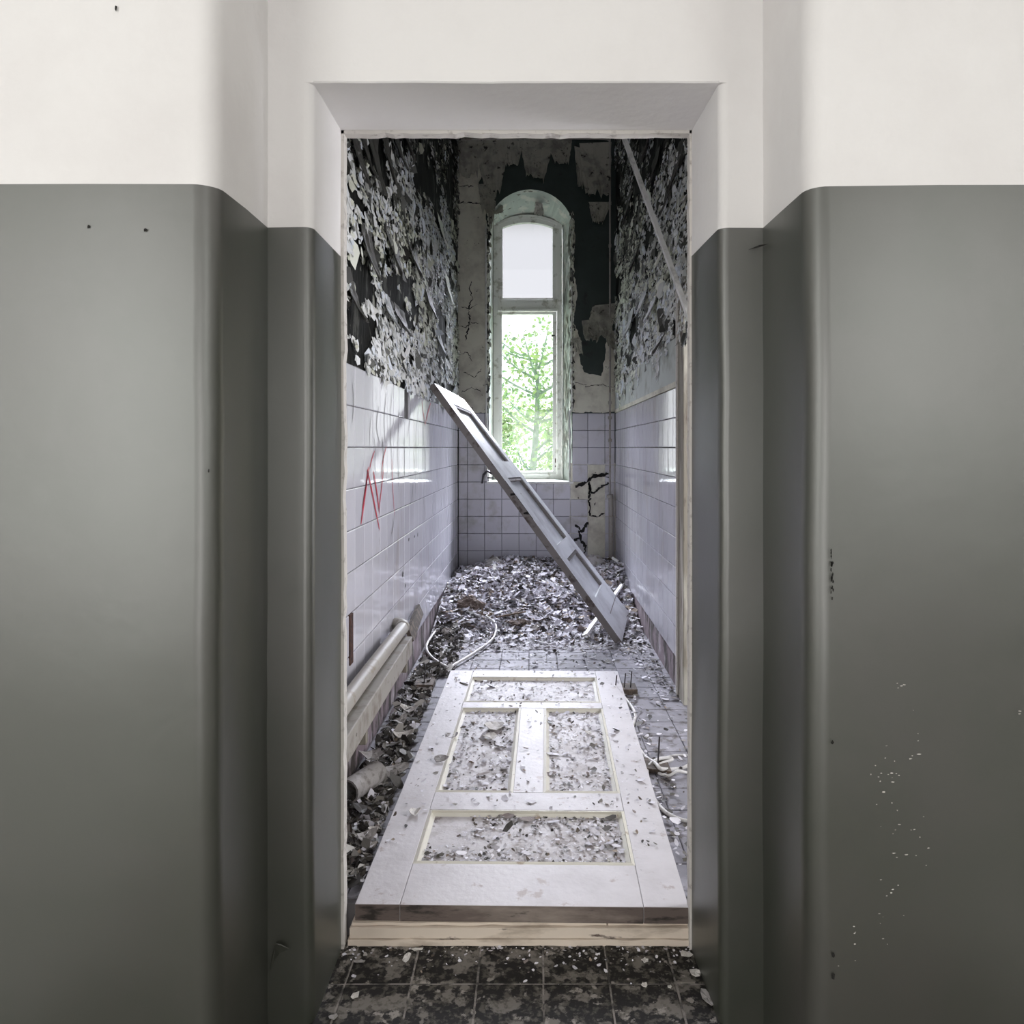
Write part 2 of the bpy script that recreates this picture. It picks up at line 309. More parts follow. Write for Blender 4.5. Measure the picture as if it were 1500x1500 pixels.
# hall floor tiles (.16)
for i in range(-7, 8):
    for j in range(-5, 1):
        x0 = .023+.16*i; y0 = 1.80+.16*j
        tile('htile', (x0+.08, y0+.08, -.006), (1,0,0), (0,1,0), (0,0,1),   .16-.0035, .16-.0035, .0072+random.uniform(0,.0015), fh, .004)

# ---------------------------------------------------------------- room floor
fl = thing('floor', (0,0,0), 'dusty tiled floor of the wrecked washroom', 'floor', kind='structure')
box('screed', (XL-.05, YF+.03, -.02), (1.0, YB+.3, FZ-.006), M['fgrout'], fl)
nt_ = 0
for j in range(27):
    for i in range(9):
        x0, x1 = XL+.16*i, min(XL+.16*(i+1), .75); y0 = 2.01+.16*j
        if x1-x0 < .03: continue
        if random.random() < .02 and j > 4: continue
        tile('ftile', ((x0+x1)/2, y0+.08, FZ-.007), (1,0,0), (0,1,0), (0,0,1), x1-x0-.003, .157, .007+random.uniform(0,.0015), fl, .004)
# ---------------------------------------------------------------- left wall
WL = thing('wall_left', (0,0,0), 'left washroom wall, white tiles below and peeling paint above', 'wall', kind='structure')
def wallgrid(name, X, y0, y1, z0, z1, mt, parent, amp=.006, step=.05, sgn=1):
    ny, nz = int((y1-y0)/step)+1, int((z1-z0)/step)+1; V, Fs = [], []
    for j in range(nz+1):
        for i in range(ny+1):
            y = y0+(y1-y0)*i/ny; z = z0+(z1-z0)*j/nz; V.append((X+amp*fbm(y, z, X, 5), y, z))
    for j in range(nz):
        for i in range(ny):
            a = j*(ny+1)+i; q = (a, a+1, a+ny+2, a+ny+1); Fs.append(q if sgn < 0 else q[::-1])
    return mesh(name, V, Fs, mt, parent, smooth=True)
box('tile_bed', (XL-.1, YF, .25), (XL, YB+.1, 1.605), M['grout'], WL)
box('skirting_wall', (XL-.1, YF, 0), (XL-.004, YB+.1, .25), M['skirt'], WL)
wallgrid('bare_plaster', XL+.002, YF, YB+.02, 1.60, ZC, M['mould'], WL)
box('wall_core', (XL-.12, YF, 0), (XL-.09, YB+.1, ZC), M['grout'], WL)
for k in range(9):
    for i in range(30):
        y0 = YF+.035+TS*i; y1 = min(y0+TS, YB-.004)
        if y1-y0 < .02: continue
        if (k, i) in ((0, 12),): continue
        tile('tile', (XL, (y0+y1)/2, 1.60-TS*(k+.5)), (0,1,0), (0,0,1), (1,0,0), y1-y0-G, TS-G, .008+random.uniform(0,.0008), WL, .0016)
# ---------------------------------------------------------------- right wall with side doorway
WR = thing('wall_right', (0,0,0), 'right washroom wall, white tiles below and peeling paint above', 'wall', kind='structure')
YD = 3.64
box('tile_bed', (XR, YD, .25), (XR+.1, YB+.1, 1.605), M['grout'], WR)
box('skirting_wall', (XR+.004, YD, 0), (XR+.1, YB+.1, .25), M['skirt'], WR)
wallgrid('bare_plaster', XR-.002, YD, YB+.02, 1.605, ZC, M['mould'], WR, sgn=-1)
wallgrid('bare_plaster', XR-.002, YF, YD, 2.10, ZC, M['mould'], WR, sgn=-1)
box('wall_core', (XR+.07, YF, 2.12), (XR+.1, YB+.1, ZC), M['grout'], WR)
for k in range(9):
    for i in range(20):
        y1 = YB-.004-TS*i; y0 = max(y1-TS, YD)
        if y1-y0 < .02: continue
        tile('tile', (XR, (y0+y1)/2, 1.60-TS*(k+.5)), (0,-1,0), (0,0,1), (-1,0,0), y1-y0-G, TS-G, .008+random.uniform(0,.0008), WR, .0016)
box('tile_cap', (XR-.012, YD, 1.602), (XR+.01, YB-.01, 1.63), M['cream'], WR)
D1 = thing('door_1', (XR, 3.57, 0), 'weathered empty door frame of the side doorway on the right', 'door frame', kind='structure'); D1.location = (0,0,0)
box('jamb_post', (.703, 3.50, FZ), (.80, YD, 2.08), M['post'], D1, .004)
box('jamb_edge', (.695, YD-.012, FZ), (.706, YD+.01, 2.10), M['lip'], D1)
box('head_rail', (.703, YF+.05, 2.03), (.80, 3.52, 2.12), M['post'], D1, .004)
# ---------------------------------------------------------------- ceiling
cl = thing('ceiling', (0,0,0), 'dark ceiling of the washroom', 'ceiling', kind='structure')
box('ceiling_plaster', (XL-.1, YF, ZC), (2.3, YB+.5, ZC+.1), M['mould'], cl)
# ---------------------------------------------------------------- back wall with arched window
WB = thing('wall_back', (0,0,0), 'end wall with the arched window, cream plaster, dark green paint and tiles', 'wall', kind='structure')
def arch(cx, hw, zs, zt, n=16):
    R = (hw*hw+(zt-zs)**2)/(2*(zt-zs)); a0 = math.asin(hw/R); return [(cx+R*math.sin(-a0+2*a0*i/n), zt-R+R*math.cos(-a0+2*a0*i/n)) for i in range(n+1)]
OA = arch(-.030, .363, 3.29, 3.554); SILL = 1.0
V, Fs = [], []
def quad(x0, z0, x1, z1): 
    n = len(V); V.extend([(x0,YB,z0),(x1,YB,z0),(x1,YB,z1),(x0,YB,z1)]); Fs.append((n,n+1,n+2,n+3))
quad(XL-.1, 0, -.393, ZC); quad(.333, 0, XR+.1, ZC); quad(-.393, 0, .333, SILL)
for (xa, za), (xb, zb) in zip(OA, OA[1:]):
    n = len(V); V += [(xa,YB,za),(xb,YB,zb),(xb,YB,ZC),(xa,YB,ZC)]; Fs.append((n,n+1,n+2,n+3))
mesh('old_paint_layer', V, Fs, M['green'], WB)
YW = 6.90
IA = arch(-.057, .318, 3.37, 3.46)
out = [(-.393, SILL)]+OA+[(.333, SILL)]; inn = [(-.375, SILL+.01)]+IA+[(.261, SILL+.01)]
V = [(x, YB, z) for x, z in out]+[(x, YW+.1, z) for x, z in inn]; n = len(out)
mesh('window_reveal', V, [(i, (i+1) % n, n+(i+1) % n, n+i) for i in range(n)], M['reveal'], WB)
mesh('outer_masonry', *merge([boxvf((-1.2,YW+.09,-.1), (-.372,YW+.14,4.5)), boxvf((.258,YW+.09,-.1), (1.2,YW+.14,4.5)), boxvf((-.4,YW+.09,-.1), (.3,YW+.14,1.02)), boxvf((-.4,YW+.09,3.42), (.3,YW+.14,4.5)), boxvf((-1.2,YB+.02,ZC-.02), (1.2,YW+.14,ZC+.1))]), M['cream'], WB)
# window
W1 = thing('window_1', (0,0,0), 'tall narrow arched window in the end wall', 'window', kind='structure')
def ring(name, o, i, y0, y1, mt, parent):
    n = len(o); V = [(x,y0,z) for x,z in o]+[(x,y0,z) for x,z in i]+[(x,y1,z) for x,z in o]+[(x,y1,z) for x,z in i]; Fs = []
    for k in range(n):
        l = (k+1) % n; Fs += [(k,l,n+l,n+k), (2*n+k,3*n+k,3*n+l,2*n+l), (n+k,n+l,3*n+l,3*n+k), (k,2*n+k,2*n+l,l)]
    return mesh(name, V, Fs, mt, parent)
A_ = lambda hw, zs, zt, zb: [(-.057-hw, zb)]+arch(-.057, hw, zs, zt)+[(-.057+hw, zb)]
ring('window_frame', A_(.318,3.37,3.46,1.0), A_(.272,3.365,3.432,1.058), YW, YW+.07, M['frame'], W1)
box('transom', (-.33, YW-.012, 2.575), (.215, YW+.06, 2.672), M['frame'], W1, .004)
box('transom_ledge', (-.335, YW-.03, 2.56), (.22, YW+.01, 2.582), M['frame'], W1, .004)
G1 = -.297, .176; cz = (1.083, 2.538)
def rect(x0, x1, z0, z1): return [(x0,z0),(x0,z1),(x1,z1),(x1,z0)]
ring('casement', rect(-.329, .212, 1.058, 2.562), rect(G1[0], G1[1], *cz), YW+.012, YW+.055, M['frame'], W1)
ring('top_sash', A_(.272,3.365,3.432,2.672), A_(.232,3.345,3.392,2.690), YW+.012, YW+.055, M['frame'], W1)
v, f = [(x, YW+.035, z) for x, z in rect(G1[0]-.01, G1[1]+.01, cz[0]-.01, cz[1]+.01)], [(0,1,2,3)]
mesh('pane', v, f, M['glass'], W1)
v = [(x, YW+.035, z) for x, z in A_(.238,3.345,3.396,2.685)]
mesh('pane', v, [tuple(range(len(v)))], M['milk'], W1)['label'] = 'milky upper pane'
mesh('window_catch', *merge([beamvf((.165, YW-.01, 2.335), (.195, YW-.012, 2.338), .012, .012)]), M['steel'], W1)
mesh('hinge', *merge([boxvf((.196,YW-.004,1.16), (.204,YW+.0,1.20)), boxvf((.196,YW-.004,1.12), (.204,YW+.0,1.135))]), M['rust'], W1)
box('window_sill', (-.41, YB-.035, .985), (.345, YW+.01, 1.005), M['frame'], W1, .004)
# back wall tiles
for k in range(10):
    zt = 1.60-TS*k; zb = max(zt-TS, .09)
    if zt-zb < .03: continue
    for i in range(-8, 3):
        x0 = max(.47+TS*i, XL+.012); x1 = min(.47+TS*(i+1), XR-.012)
        if x1-x0 < .02: continue
        if zt > 1.001:
            if x0 >= -.40 and x1 <= .335: continue
            if x0 < -.393 < x1: x1 = -.396
            if x0 < .333 < x1 and x0 > 0: x0 = .336
            if x1-x0 < .02: continue
        if i == 0 and zt < 1.1: continue
        if (i, k) in ((-1, 4), (0, 3), (-1, 7), (1, 4)): 
            if (i, k) in ((0, 3), (-1, 4)): continue
        tile('backtile', ((x0+x1)/2, YB, (zt+zb)/2), (1,0,0), (0,0,1), (0,-1,0), x1-x0-G, zt-zb-G, .008+random.uniform(0,.001), WB, .003)
def ragged(name, px, Yp, th, mt, parent, amp=3.0, step=4, flatten=None):
    """plate on a wall facing the camera side with a torn outline"""
    pts = []; n = len(px)
    for i in range(n):
        a, b = Vector(px[i]), Vector(px[(i+1) % n]); k = max(1, int((b-a).length/step))
        for j in range(k):
            p = a.lerp(b, j/k); pts.append((p.x+amp*mnoise.noise(Vector((p.x*.21, p.y*.21, 1.3)))+amp*.7*mnoise.noise(Vector((p.x*.7, p.y*.7, 5))), p.y+amp*mnoise.noise(Vector((p.x*.21, p.y*.21, 9.3)))))
    A = [P(x, y, Yp) for x, y in pts]; m = len(A); V = [(p.x, Yp-th, p.z) for p in A]+[(p.x, Yp, p.z) for p in A]
    return mesh(name, V, [tuple(range(m))]+[(i, (i+1) % m, m+(i+1) % m, m+i) for i in range(m)], mt, parent)
ragged('plaster_layer', [(666,300),(690,292),(700,262),(712,300),(713,605),(666,605)], YB, .007, M['cream'], WB, 2)
ragged('plaster_layer', [(666,206),(700,206),(705,262),(690,296),(666,300)], YB, .010, M['cream'], WB, 3)
ragged('plaster_layer', [(839,470),(852,500),(848,520),(855,545),(880,552),(884,540),(888,500),(906,490),(906,604),(838,604)], YB, .007, M['cream'], WB, 2.5)
ragged('plaster_layer', [(838,330),(843,345),(840,390),(846,430),(840,470),(838,470)], YB, .009, M['cream'], WB, 2)
ragged('plaster_patch', [(834,678),(905,678),(905,822),(834,822)], YB, .002, M['cream'], WB, 1)
def crack(px, wd, Yp=YB-.0085, seed=0):
    rnd = random.Random(seed); q = [Vector(p) for p in px]; L_ = []
    for a, b in zip(q, q[1:]):
        k = max(2, int((b-a).length/2.2)); L_ += [a.lerp(b, i/k)+Vector((rnd.gauss(0, .9), rnd.gauss(0, .7))) for i in range(k)]
    L_.append(q[-1]); L_ = [P(p.x, p.y, Yp) for p in L_]; V = []
    for i, p in enumerate(L_):
        d = (L_[min(i+1, len(L_)-1)]-L_[max(i-1, 0)]).normalized(); s_ = Vector((d.z, 0, -d.x)); w_ = wd*rnd.uniform(.25, 1.5)*(1 if 0 < i < len(L_)-1 else .1); V += [p-s_*w_/2, p+s_*w_/2]
    return V, [(2*i, 2*i+1, 2*i+3, 2*i+2) for i in range(len(L_)-1)]
CR = [([(863,700),(864,756)],.016),([(842,714),(856,708),(868,698),(893,694)],.026),([(862,708),(868,724),(880,714),(893,708)],.016),([(864,755),(876,757),(886,752)],.012),([(842,768),(852,778),(862,765)],.022),([(848,778),(850,790),(858,800),(855,812)],.020),([(840,792),(850,787)],.02),
  ([(866,694),(893,700)],.016),([(690,410),(688,425),(693,436),(686,450),(688,470),(682,500)],.010),([(670,476),(682,480),(690,472),(702,474)],.006),([(676,450),(686,452),(700,446)],.006),([(672,520),(684,516),(692,530)],.006),([(680,545),(694,552),(706,540)],.006),([(676,575),(690,568),(704,574)],.005),
  ([(696,205),(700,225),(708,245),(711,275)],.022),([(668,298),(690,297),(712,300)],.010),([(668,272),(694,273)],.008),([(842,560),(862,566),(880,563),(900,568)],.005),([(872,735),(871,741)],.012)]
mesh('crack', *merge([crack(p, w_, YB-.013, i) for i, (p, w_) in enumerate(CR)]), M['black'], WB)['kind'] = 'stuff'
# paint sheets hanging on the back wall
def sheet(name, px, mt, parent, Yp=YB, out=.10, seed=0, nx=12, ny=12, rag=.16, fold=.02):
    """px: four corners top-left, top-right, bottom-right, bottom-left; the bottom hangs `out` off the wall"""
    V, Fs = [], []; c = [Vector(p) for p in px]
    for j in range(ny+1):
        for i in range(nx+1):
            s, t = i/nx, j/ny
            sr = (s-.5)*(1-rag*abs(mnoise.noise(Vector((seed, t*4, 1))))-(.25*t*t if rag else 0))+.5
            tr = t*(1-rag*2.2*abs(mnoise.noise(Vector((s*5, seed, 3))))-.12*abs(mnoise.noise(Vector((s*14, seed, 8)))))
            q = c[0].lerp(c[1], sr).lerp(c[3].lerp(c[2], sr), tr)
            y = Yp-.012-out*tr**1.6-fold*abs(mnoise.noise(Vector((s*3.3+seed, t*1.5, 0))))*3*t-.006*mnoise.noise(Vector((s*9, t*9, seed)))
            V.append(P(q.x, q.y, y))
    for j in range(ny):
        for i in range(nx):
            a = j*(nx+1)+i; Fs.append((a, a+1, a+nx+2, a+nx+1))
    o = mesh(name, V, Fs, mt, parent, smooth=False); m = o.modifiers.new('s', 'SOLIDIFY'); m.thickness = .003; return o
M['sheet'] = mat('hanging_paint_sheet', (.46, .45, .38), .8, second=[((.30,.29,.25), .48, .6, 9), ((.05,.045,.04), .6, .66, 20)])
for i, (px, o_) in enumerate([([(664,200),(702,200),(704,262),(668,262)], .05), ([(692,200),(746,200),(738,285),(708,290)], .09), ([(735,200),(768,200),(762,246),(738,246)], .07), ([(762,202),(812,202),(800,272),(766,260)], .08),
        ([(800,205),(838,205),(836,244),(810,240)], .05), ([(841,214),(854,218),(856,284),(845,276)], .10), ([(848,210),(896,208),(898,294),(852,288)], .10), ([(862,296),(896,296),(884,330),(866,328)], .05),
        ([(868,448),(902,444),(902,500),(853,490)], .12), ([(852,470),(884,466),(880,504),(852,500)], .15), ([(884,480),(908,488),(906,520),(888,505)], .08), ([(700,270),(722,268),(728,312),(704,318)], .09),
        ([(713,285),(728,280),(724,335),(716,340)], .04), ([(838,496),(850,494),(856,522),(842,516)], .03)]):
    sheet('paint_sheet', px, M['sheet'], WB, seed=i*3.7, out=o_)
# peeled slivers on the window reveal and arch
sheet('paint_sheet', [(784,296),(794,294),(800,318),(780,316)], M['lip'], WB, Yp=6.72, out=.05, seed=51, rag=.3)
sheet('paint_sheet', [(712,300),(734,296),(742,312),(716,318)], M['sheet'], WB, Yp=6.62, out=.06, seed=55, rag=.3)
k = 420
pz = RNG.uniform(1.65, 3.35, k); sd = RNG.random(k) < .55; px_ = np.where(sd, .336, -.396)+RNG.normal(0, .006, k)
a, b, n = randframe(k, .5, (0,-1,0)); b = np.tile([0,0,1.0], (k,1)); a = np.tile([1.0,0,0], (k,1))
flakes('edge_flakes', np.stack([px_, np.full(k, YB-.012), pz], 1), a, b, n, RNG.uniform(.012,.035,k), RNG.uniform(.03,.09,k), RNG.uniform(0,.5,k), (RNG.random(k) < .35).astype(int), [M['creambit'], M['darkbit']], WB)['kind'] = 'stuff'
k = 260
ry = RNG.uniform(YB+.02, YW, k); fz = (ry-YB)/(YW+.1-YB)
px_ = .333-.072*fz-.003; pz = RNG.uniform(1.1, 3.25, k)
flakes('edge_flakes', np.stack([px_, ry, pz], 1), (0,1,0), (0,0,1), (-1,0,0), RNG.uniform(.02,.06,k), RNG.uniform(.03,.12,k), RNG.uniform(0,.15,k), (RNG.random(k) < .5).astype(int), [M['creambit'], M['sheet']], WB)['kind'] = 'stuff'

# ---------------------------------------------------------------- peeling paint on the side walls
def peel(parent, X, sgn, n, y0, y1, z0f, seed):
    y = y0+(y1-y0)*RNG.random(n)**1.05; z = 1.60+(ZC-1.62)*RNG.random(n)**1.05
    keep = np.array([fbm(a*.45, b, seed, 3.2)+.6*fbm(a*.4, b, seed+5, 11) > -.02-.24*min(1, max(0, (2.75+.12*(a-3.5)-b)/.5)) for a, b in zip(y, z)])
    if z0f is not None: keep &= np.array([zz > z0f(yy) for yy, zz in zip(y, z)])
    y, z = y[keep], z[keep]; n = len(y)
    big = RNG.random(n) < .05
    w = RNG.uniform(.012, .042, n)*np.where(big, 2.6, 1); h = RNG.uniform(.016, .050, n)*np.where(big, 2.6, 1)
    patch = np.array([fbm(a*.5, b*1.3, seed+11, 1.8) for a, b in zip(y, z)])
    pd = np.clip(.06+(z-2.42-.20*(y-3.5))*.85+patch*.5, .05, .93); pd = np.where(big, np.clip(pd+.35, 0, .95), pd)  # dark flakes grow likelier towards the ceiling and the hall end
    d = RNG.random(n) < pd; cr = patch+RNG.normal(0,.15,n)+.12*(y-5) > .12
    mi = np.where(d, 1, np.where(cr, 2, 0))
    nn = np.array([sgn, 0, 0])+RNG.normal(0, .16, (n,3)); nn[:,1] -= .14; nn /= np.linalg.norm(nn, axis=1)[:,None]
    ang = RNG.normal(0, .22, n); bb = np.stack([np.zeros(n), np.sin(ang), np.cos(ang)], 1); bb -= nn*(bb*nn).sum(1)[:,None]; bb /= np.linalg.norm(bb, axis=1)[:,None]
    aa = np.cross(bb, nn)
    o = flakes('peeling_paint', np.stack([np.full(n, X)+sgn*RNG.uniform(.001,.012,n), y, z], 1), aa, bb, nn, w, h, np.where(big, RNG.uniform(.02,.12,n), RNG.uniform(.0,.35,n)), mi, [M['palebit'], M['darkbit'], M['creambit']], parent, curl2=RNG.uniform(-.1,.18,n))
    o['kind'] = 'stuff'; o['label'] = 'thousands of curled hanging paint flakes'
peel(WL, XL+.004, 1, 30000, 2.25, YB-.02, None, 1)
wob = lambda y: 1.74+.06*math.sin(y*7)+.05*math.sin(y*17+1)+.04*math.sin(y*41)+.08*(y < 5.2)
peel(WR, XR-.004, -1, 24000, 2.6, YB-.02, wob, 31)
# larger tongues of paint still hanging, each on its own
def tongues(parent, X, sgn, spots):
    for i, (y, z, wd, ht, ms) in enumerate(spots):
        V, Fs = [], []; nx, ny = 5, 9
        for j in range(ny+1):
            for q in range(nx+1):
                s, t = q/nx-.5, j/ny; ww = wd*1.5*(1-.75*t*t+.3*mnoise.noise(Vector((i*3.1, t*4, 0)))); 
                V.append((X+sgn*(.012+.05*t*t+.012*abs(s)*2*t+.006*mnoise.noise(Vector((s*4, t*4, i)))), y+s*ww+.03*t*mnoise.noise(Vector((i, 2, t))), z-ht*.7*t*(1-.15*abs(mnoise.noise(Vector((s*7, i, 0)))))))
        for j in range(ny):
            for q in range(nx):
                a = j*(nx+1)+q; Fs.append((a, a+1, a+nx+2, a+nx+1))
        o = mesh('paint_tongue', V, Fs, M[ms], parent); o.modifiers.new('s', 'SOLIDIFY').thickness = .0025
tg = lambda y, z, w_, h_, m_: (y, z, w_, h_, m_)
M['greysheet'] = mat('grey_paint_tongue', (.085,.083,.075), .6, .4, second=[((.045,.043,.038), .5, .62, 14)])
M['palesheet'] = mat('pale_paint_tongue', (.42,.44,.45), .6, .4, second=[((.28,.28,.27), .5, .62, 14)])
tongues(WL, XL, 1, [(2.72,2.47,.10,.32,'greysheet'),(2.85,2.52,.08,.28,'greysheet'),(3.0,2.62,.13,.44,'greysheet'),(3.25,2.72,.12,.40,'greysheet'),(2.9,2.16,.12,.30,'greysheet'),(3.5,2.82,.16,.30,'greysheet'),(3.42,2.32,.20,.36,'greysheet'),(4.0,2.40,.22,.28,'greysheet'),(3.75,2.95,.16,.30,'greysheet'),(3.62,1.98,.20,.20,'greysheet'),(4.6,2.3,.2,.3,'greysheet'),(4.2,3.3,.2,.4,'greysheet'),(2.66,1.90,.08,.22,'greysheet'),(3.3,1.98,.12,.22,'palesheet'),(5.1,2.1,.16,.25,'palesheet'),(5.2,2.9,.2,.3,'creambit'),(5.6,2.6,.2,.35,'creambit')])
tongues(WR, XR, -1, [(3.6,2.78,.12,.36,'greysheet'),(3.85,2.72,.13,.32,'greysheet'),(4.3,3.0,.16,.3,'greysheet'),(4.0,2.45,.14,.26,'creambit'),(4.7,2.35,.2,.3,'palesheet'),(4.35,2.22,.2,.26,'palesheet'),(4.1,1.95,.12,.2,'greysheet'),(5.1,2.7,.2,.3,'greysheet'),(5.5,3.2,.2,.4,'greysheet'),(4.5,3.3,.15,.4,'greysheet'),(5.4,2.3,.2,.3,'palesheet')])
# bulging pale plaster on the right below the peel
wallgrid('pale_plaster', XR-.009, YD+.02, YB-.012, 1.63, 1.85, mat('pale_grey_plaster', (.50,.53,.50), .8, .3, second=[((.36,.37,.33), .5, .66, 8)]), WR, amp=.006, sgn=-1)

# ---------------------------------------------------------------- marks on the left tiles
def wallstroke(pts, wd, dx=.0):
    q = catmull([LW(x, y, XL+.0092+.0012+dx) for x, y in pts], 6); V, Fs = [], []
    for i, p in enumerate(q):
        t = i/(len(q)-1); ww = wd*(1-.6*abs(2*t-1)**3); d = (q[min(i+1,len(q)-1)]-q[max(i-1,0)]).normalized(); s = Vector((1,0,0)).cross(d)
        V += [p-s*ww/2, p+s*ww/2]
    Fs = [(2*i, 2*i+1, 2*i+3, 2*i+2) for i in range(len(q)-1)]
    return V, Fs
gr = mesh('graffiti', *merge([wallstroke(p, w_) for p, w_ in (([(540,684),(535,724),(529,768)],.020), ([(538,688),(546,725),(556,776)],.016), ([(541,690),(536,712),(531,745)],.010), ([(547,690),(552,720),(556,752)],.016), ([(562,686),(559,715),(555,750)],.012), ([(566,654),(561,676),(559,700)],.010), ([(574,672),(575,706),(578,755)],.009),
    ([(618,586),(620,604),(623,622)],.014), ([(631,590),(627,604),(623,622)],.014), ([(549,660),(544,676),(541,690)],.008))]), M['red'], WL)
gr['label'] = 'red spray painted zigzag strokes'
dr = []
for x, y0, y1 in ((548,640,672),(555,595,650),(566,575,648),(575,565,690),(585,600,720),(600,575,640),(612,600,690),(592,640,700),(623,600,668),(544,604,660),(560,640,690),(606,660,735),(622,705,757),(576,760,782),(605,705,735),(516,560,620)):
    dr.append(wallstroke([(x,y0),(x+random.uniform(-4,3),(y0+y1)/2),(x+random.uniform(-3,3),y1)], random.uniform(.005,.009)))
mesh('dried_drip', *merge(dr), M['drip'], WL)['kind'] = 'stuff'
def wallblot(px, py, rx, rz, n=14):
    c = LW(px, py, XL+.0098); return [(c.x, c.y+rx*math.cos(t*6.283/n)*random.uniform(.5,1.2), c.z+rz*math.sin(t*6.283/n)*random.uniform(.5,1.2)) for t in range(n)], [tuple(range(n))]
mesh('broken_tile_hole', *merge([wallblot(599,790,.02,.012), wallblot(607,786,.02,.010), wallblot(590,842,.022,.016), wallblot(594,858,.012,.012), wallblot(612,783,.012,.015)]), M['black'], WL)['kind'] = 'stuff'
box('rusty_slot', (XL+.005, 2.655, .52), (XL+.013, 2.70, .70), M['rust'], WL)

# ---------------------------------------------------------------- threshold
th = thing('threshold', (-.04, 1.95, 0), 'stack of bare pine threshold strips across the doorway', 'threshold')
th.location = (0,0,0)
def board(name, x0, x1, y0, y1, z0, z1, mt, parent, seed=0, n=40, amp=.0015):
    V, Fs = [], []
    for i in range(n+1):
        x = x0+(x1-x0)*i/n; d = [amp*mnoise.noise(Vector((x*14, seed, q))) for q in range(3)]
        V += [(x, y0+d[0]*1.5, z0+d[1]), (x, y1, z0), (x, y1, z1+d[2]), (x, y0+d[0]*1.5, z1+d[2])]
    for i in range(n):
        for k in range(4): Fs.append((4*i+k, 4*i+(k+1) % 4, 4*i+4+(k+1) % 4, 4*i+4+k))
    Fs += [(3,2,1,0), tuple(4*n+k for k in range(4))]
    return mesh(name, V, Fs, mt, parent)
xl, xr = -.484, .424-.012
board('strip', xl, xr, 1.935, 2.0, .0015, .018, M['pine'], th, 1, 50, .003)
board('strip', xl+.004, xr, 1.939, 2.0, .020, .0465, M['pine'], th, 2)
board('strip', xl+.008, .19, 1.947, 2.0, .0485, .0555, M['pine'], th, 3, 40, .002)
board('strip', .194, xr, 1.947, 2.0, .0485, .0550, M['pine'], th, 4)

# ---------------------------------------------------------------- fallen door lying on the floor
def door_frame_matrix(B1, B2, T1): 
    x = (B2-B1).normalized(); y = (T1-B1); y = (y-x*y.dot(x)).normalized(); z = x.cross(y)
    return Matrix.Translation(B1)@Matrix((x, y, z)).transposed().to_4x4()
LB1, LB2 = Vector((-.470, 1.953, .100)), Vector((.405, 1.938, .100))
LT1 = Vector((-.507, 3.90, .130))
mm = door_frame_matrix(LB1, LB2, LT1)
DL = thing('door_leaf', (0,0,0), 'white four-panel door lying flat on the floor through the doorway', 'door')
DL.matrix_world = mm
DW, DLn, DT = .875, 1.955, .044
def dpart(name, x0, x1, y0, y1, mt, edge=None, z0=None, z1=0):
    z0 = -DT if z0 is None else z0
    v, f = boxvf((x0, y0, z0), (x1, y1, z1)); o = mesh(name, v, f, [mt, edge or mt], DL, [0,0,1,0,0,0]); b = o.modifiers.new('b', 'BEVEL'); b.width = .0018; b.segments = 2; return o
g = .0008
dpart('stile', 0, .118, g, DLn, M['wood'], M['rawedge']); dpart('stile', DW-.118, DW, g, DLn, M['wood'], M['rawedge'])
R0, R1, R2, R3 = (0, .19), (.50, .62), (1.42, 1.49), (1.85, DLn)
for i, (a_, b_) in enumerate((R0, R1, R2, R3)): dpart('rail', .118+g, DW-.118-g, a_+(0 if i else .0), b_, M['wood'], M['rawedge'])
dpart('middle_stile', .388, .492, R1[1]+g, R2[0]-g, M['wood'])
PN = [(.118, DW-.118, R0[1], R1[0]), (.118, .388, R1[1], R2[0]), (.492, DW-.118, R1[1], R2[0]), (.118, DW-.118, R2[1], R3[0])]
def moulding(x0, x1, y0, y1, wd=.022, dp=.013):
    o = [(x0,y0),(x1,y0),(x1,y1),(x0,y1)]; q = [(x0+wd,y0+wd),(x1-wd,y0+wd),(x1-wd,y1-wd),(x0+wd,y1-wd)]; m_ = [(x0+wd*.45,y0+wd*.45),(x1-wd*.45,y0+wd*.45),(x1-wd*.45,y1-wd*.45),(x0+wd*.45,y1-wd*.45)]
    V = [(x,y,-.001) for x,y in o]+[(x,y,.002) for x,y in m_]+[(x,y,-.007) for x,y in m_]+[(x,y,-dp) for x,y in q]; Fs = []
    for r in range(3):
        for k_ in range(4): Fs.append((4*r+k_, 4*r+(k_+1) % 4, 4*r+4+(k_+1) % 4, 4*r+4+k_))
    return V, Fs
for p_ in PN:
    dpart('panel', p_[0], p_[1], p_[2], p_[3], M['panel'], z0=-.026, z1=-.013)
    v, f = moulding(*p_)
    for k_ in range(4):
        ff = [f[k_], f[4+k_], f[8+k_]]; idx = sorted({i for q in ff for i in q}); mp_ = {i: j for j, i in enumerate(idx)}
        mesh('moulding', [v[i] for i in idx], [tuple(mp_[i] for i in q) for q in ff], M['mould_w'], DL)
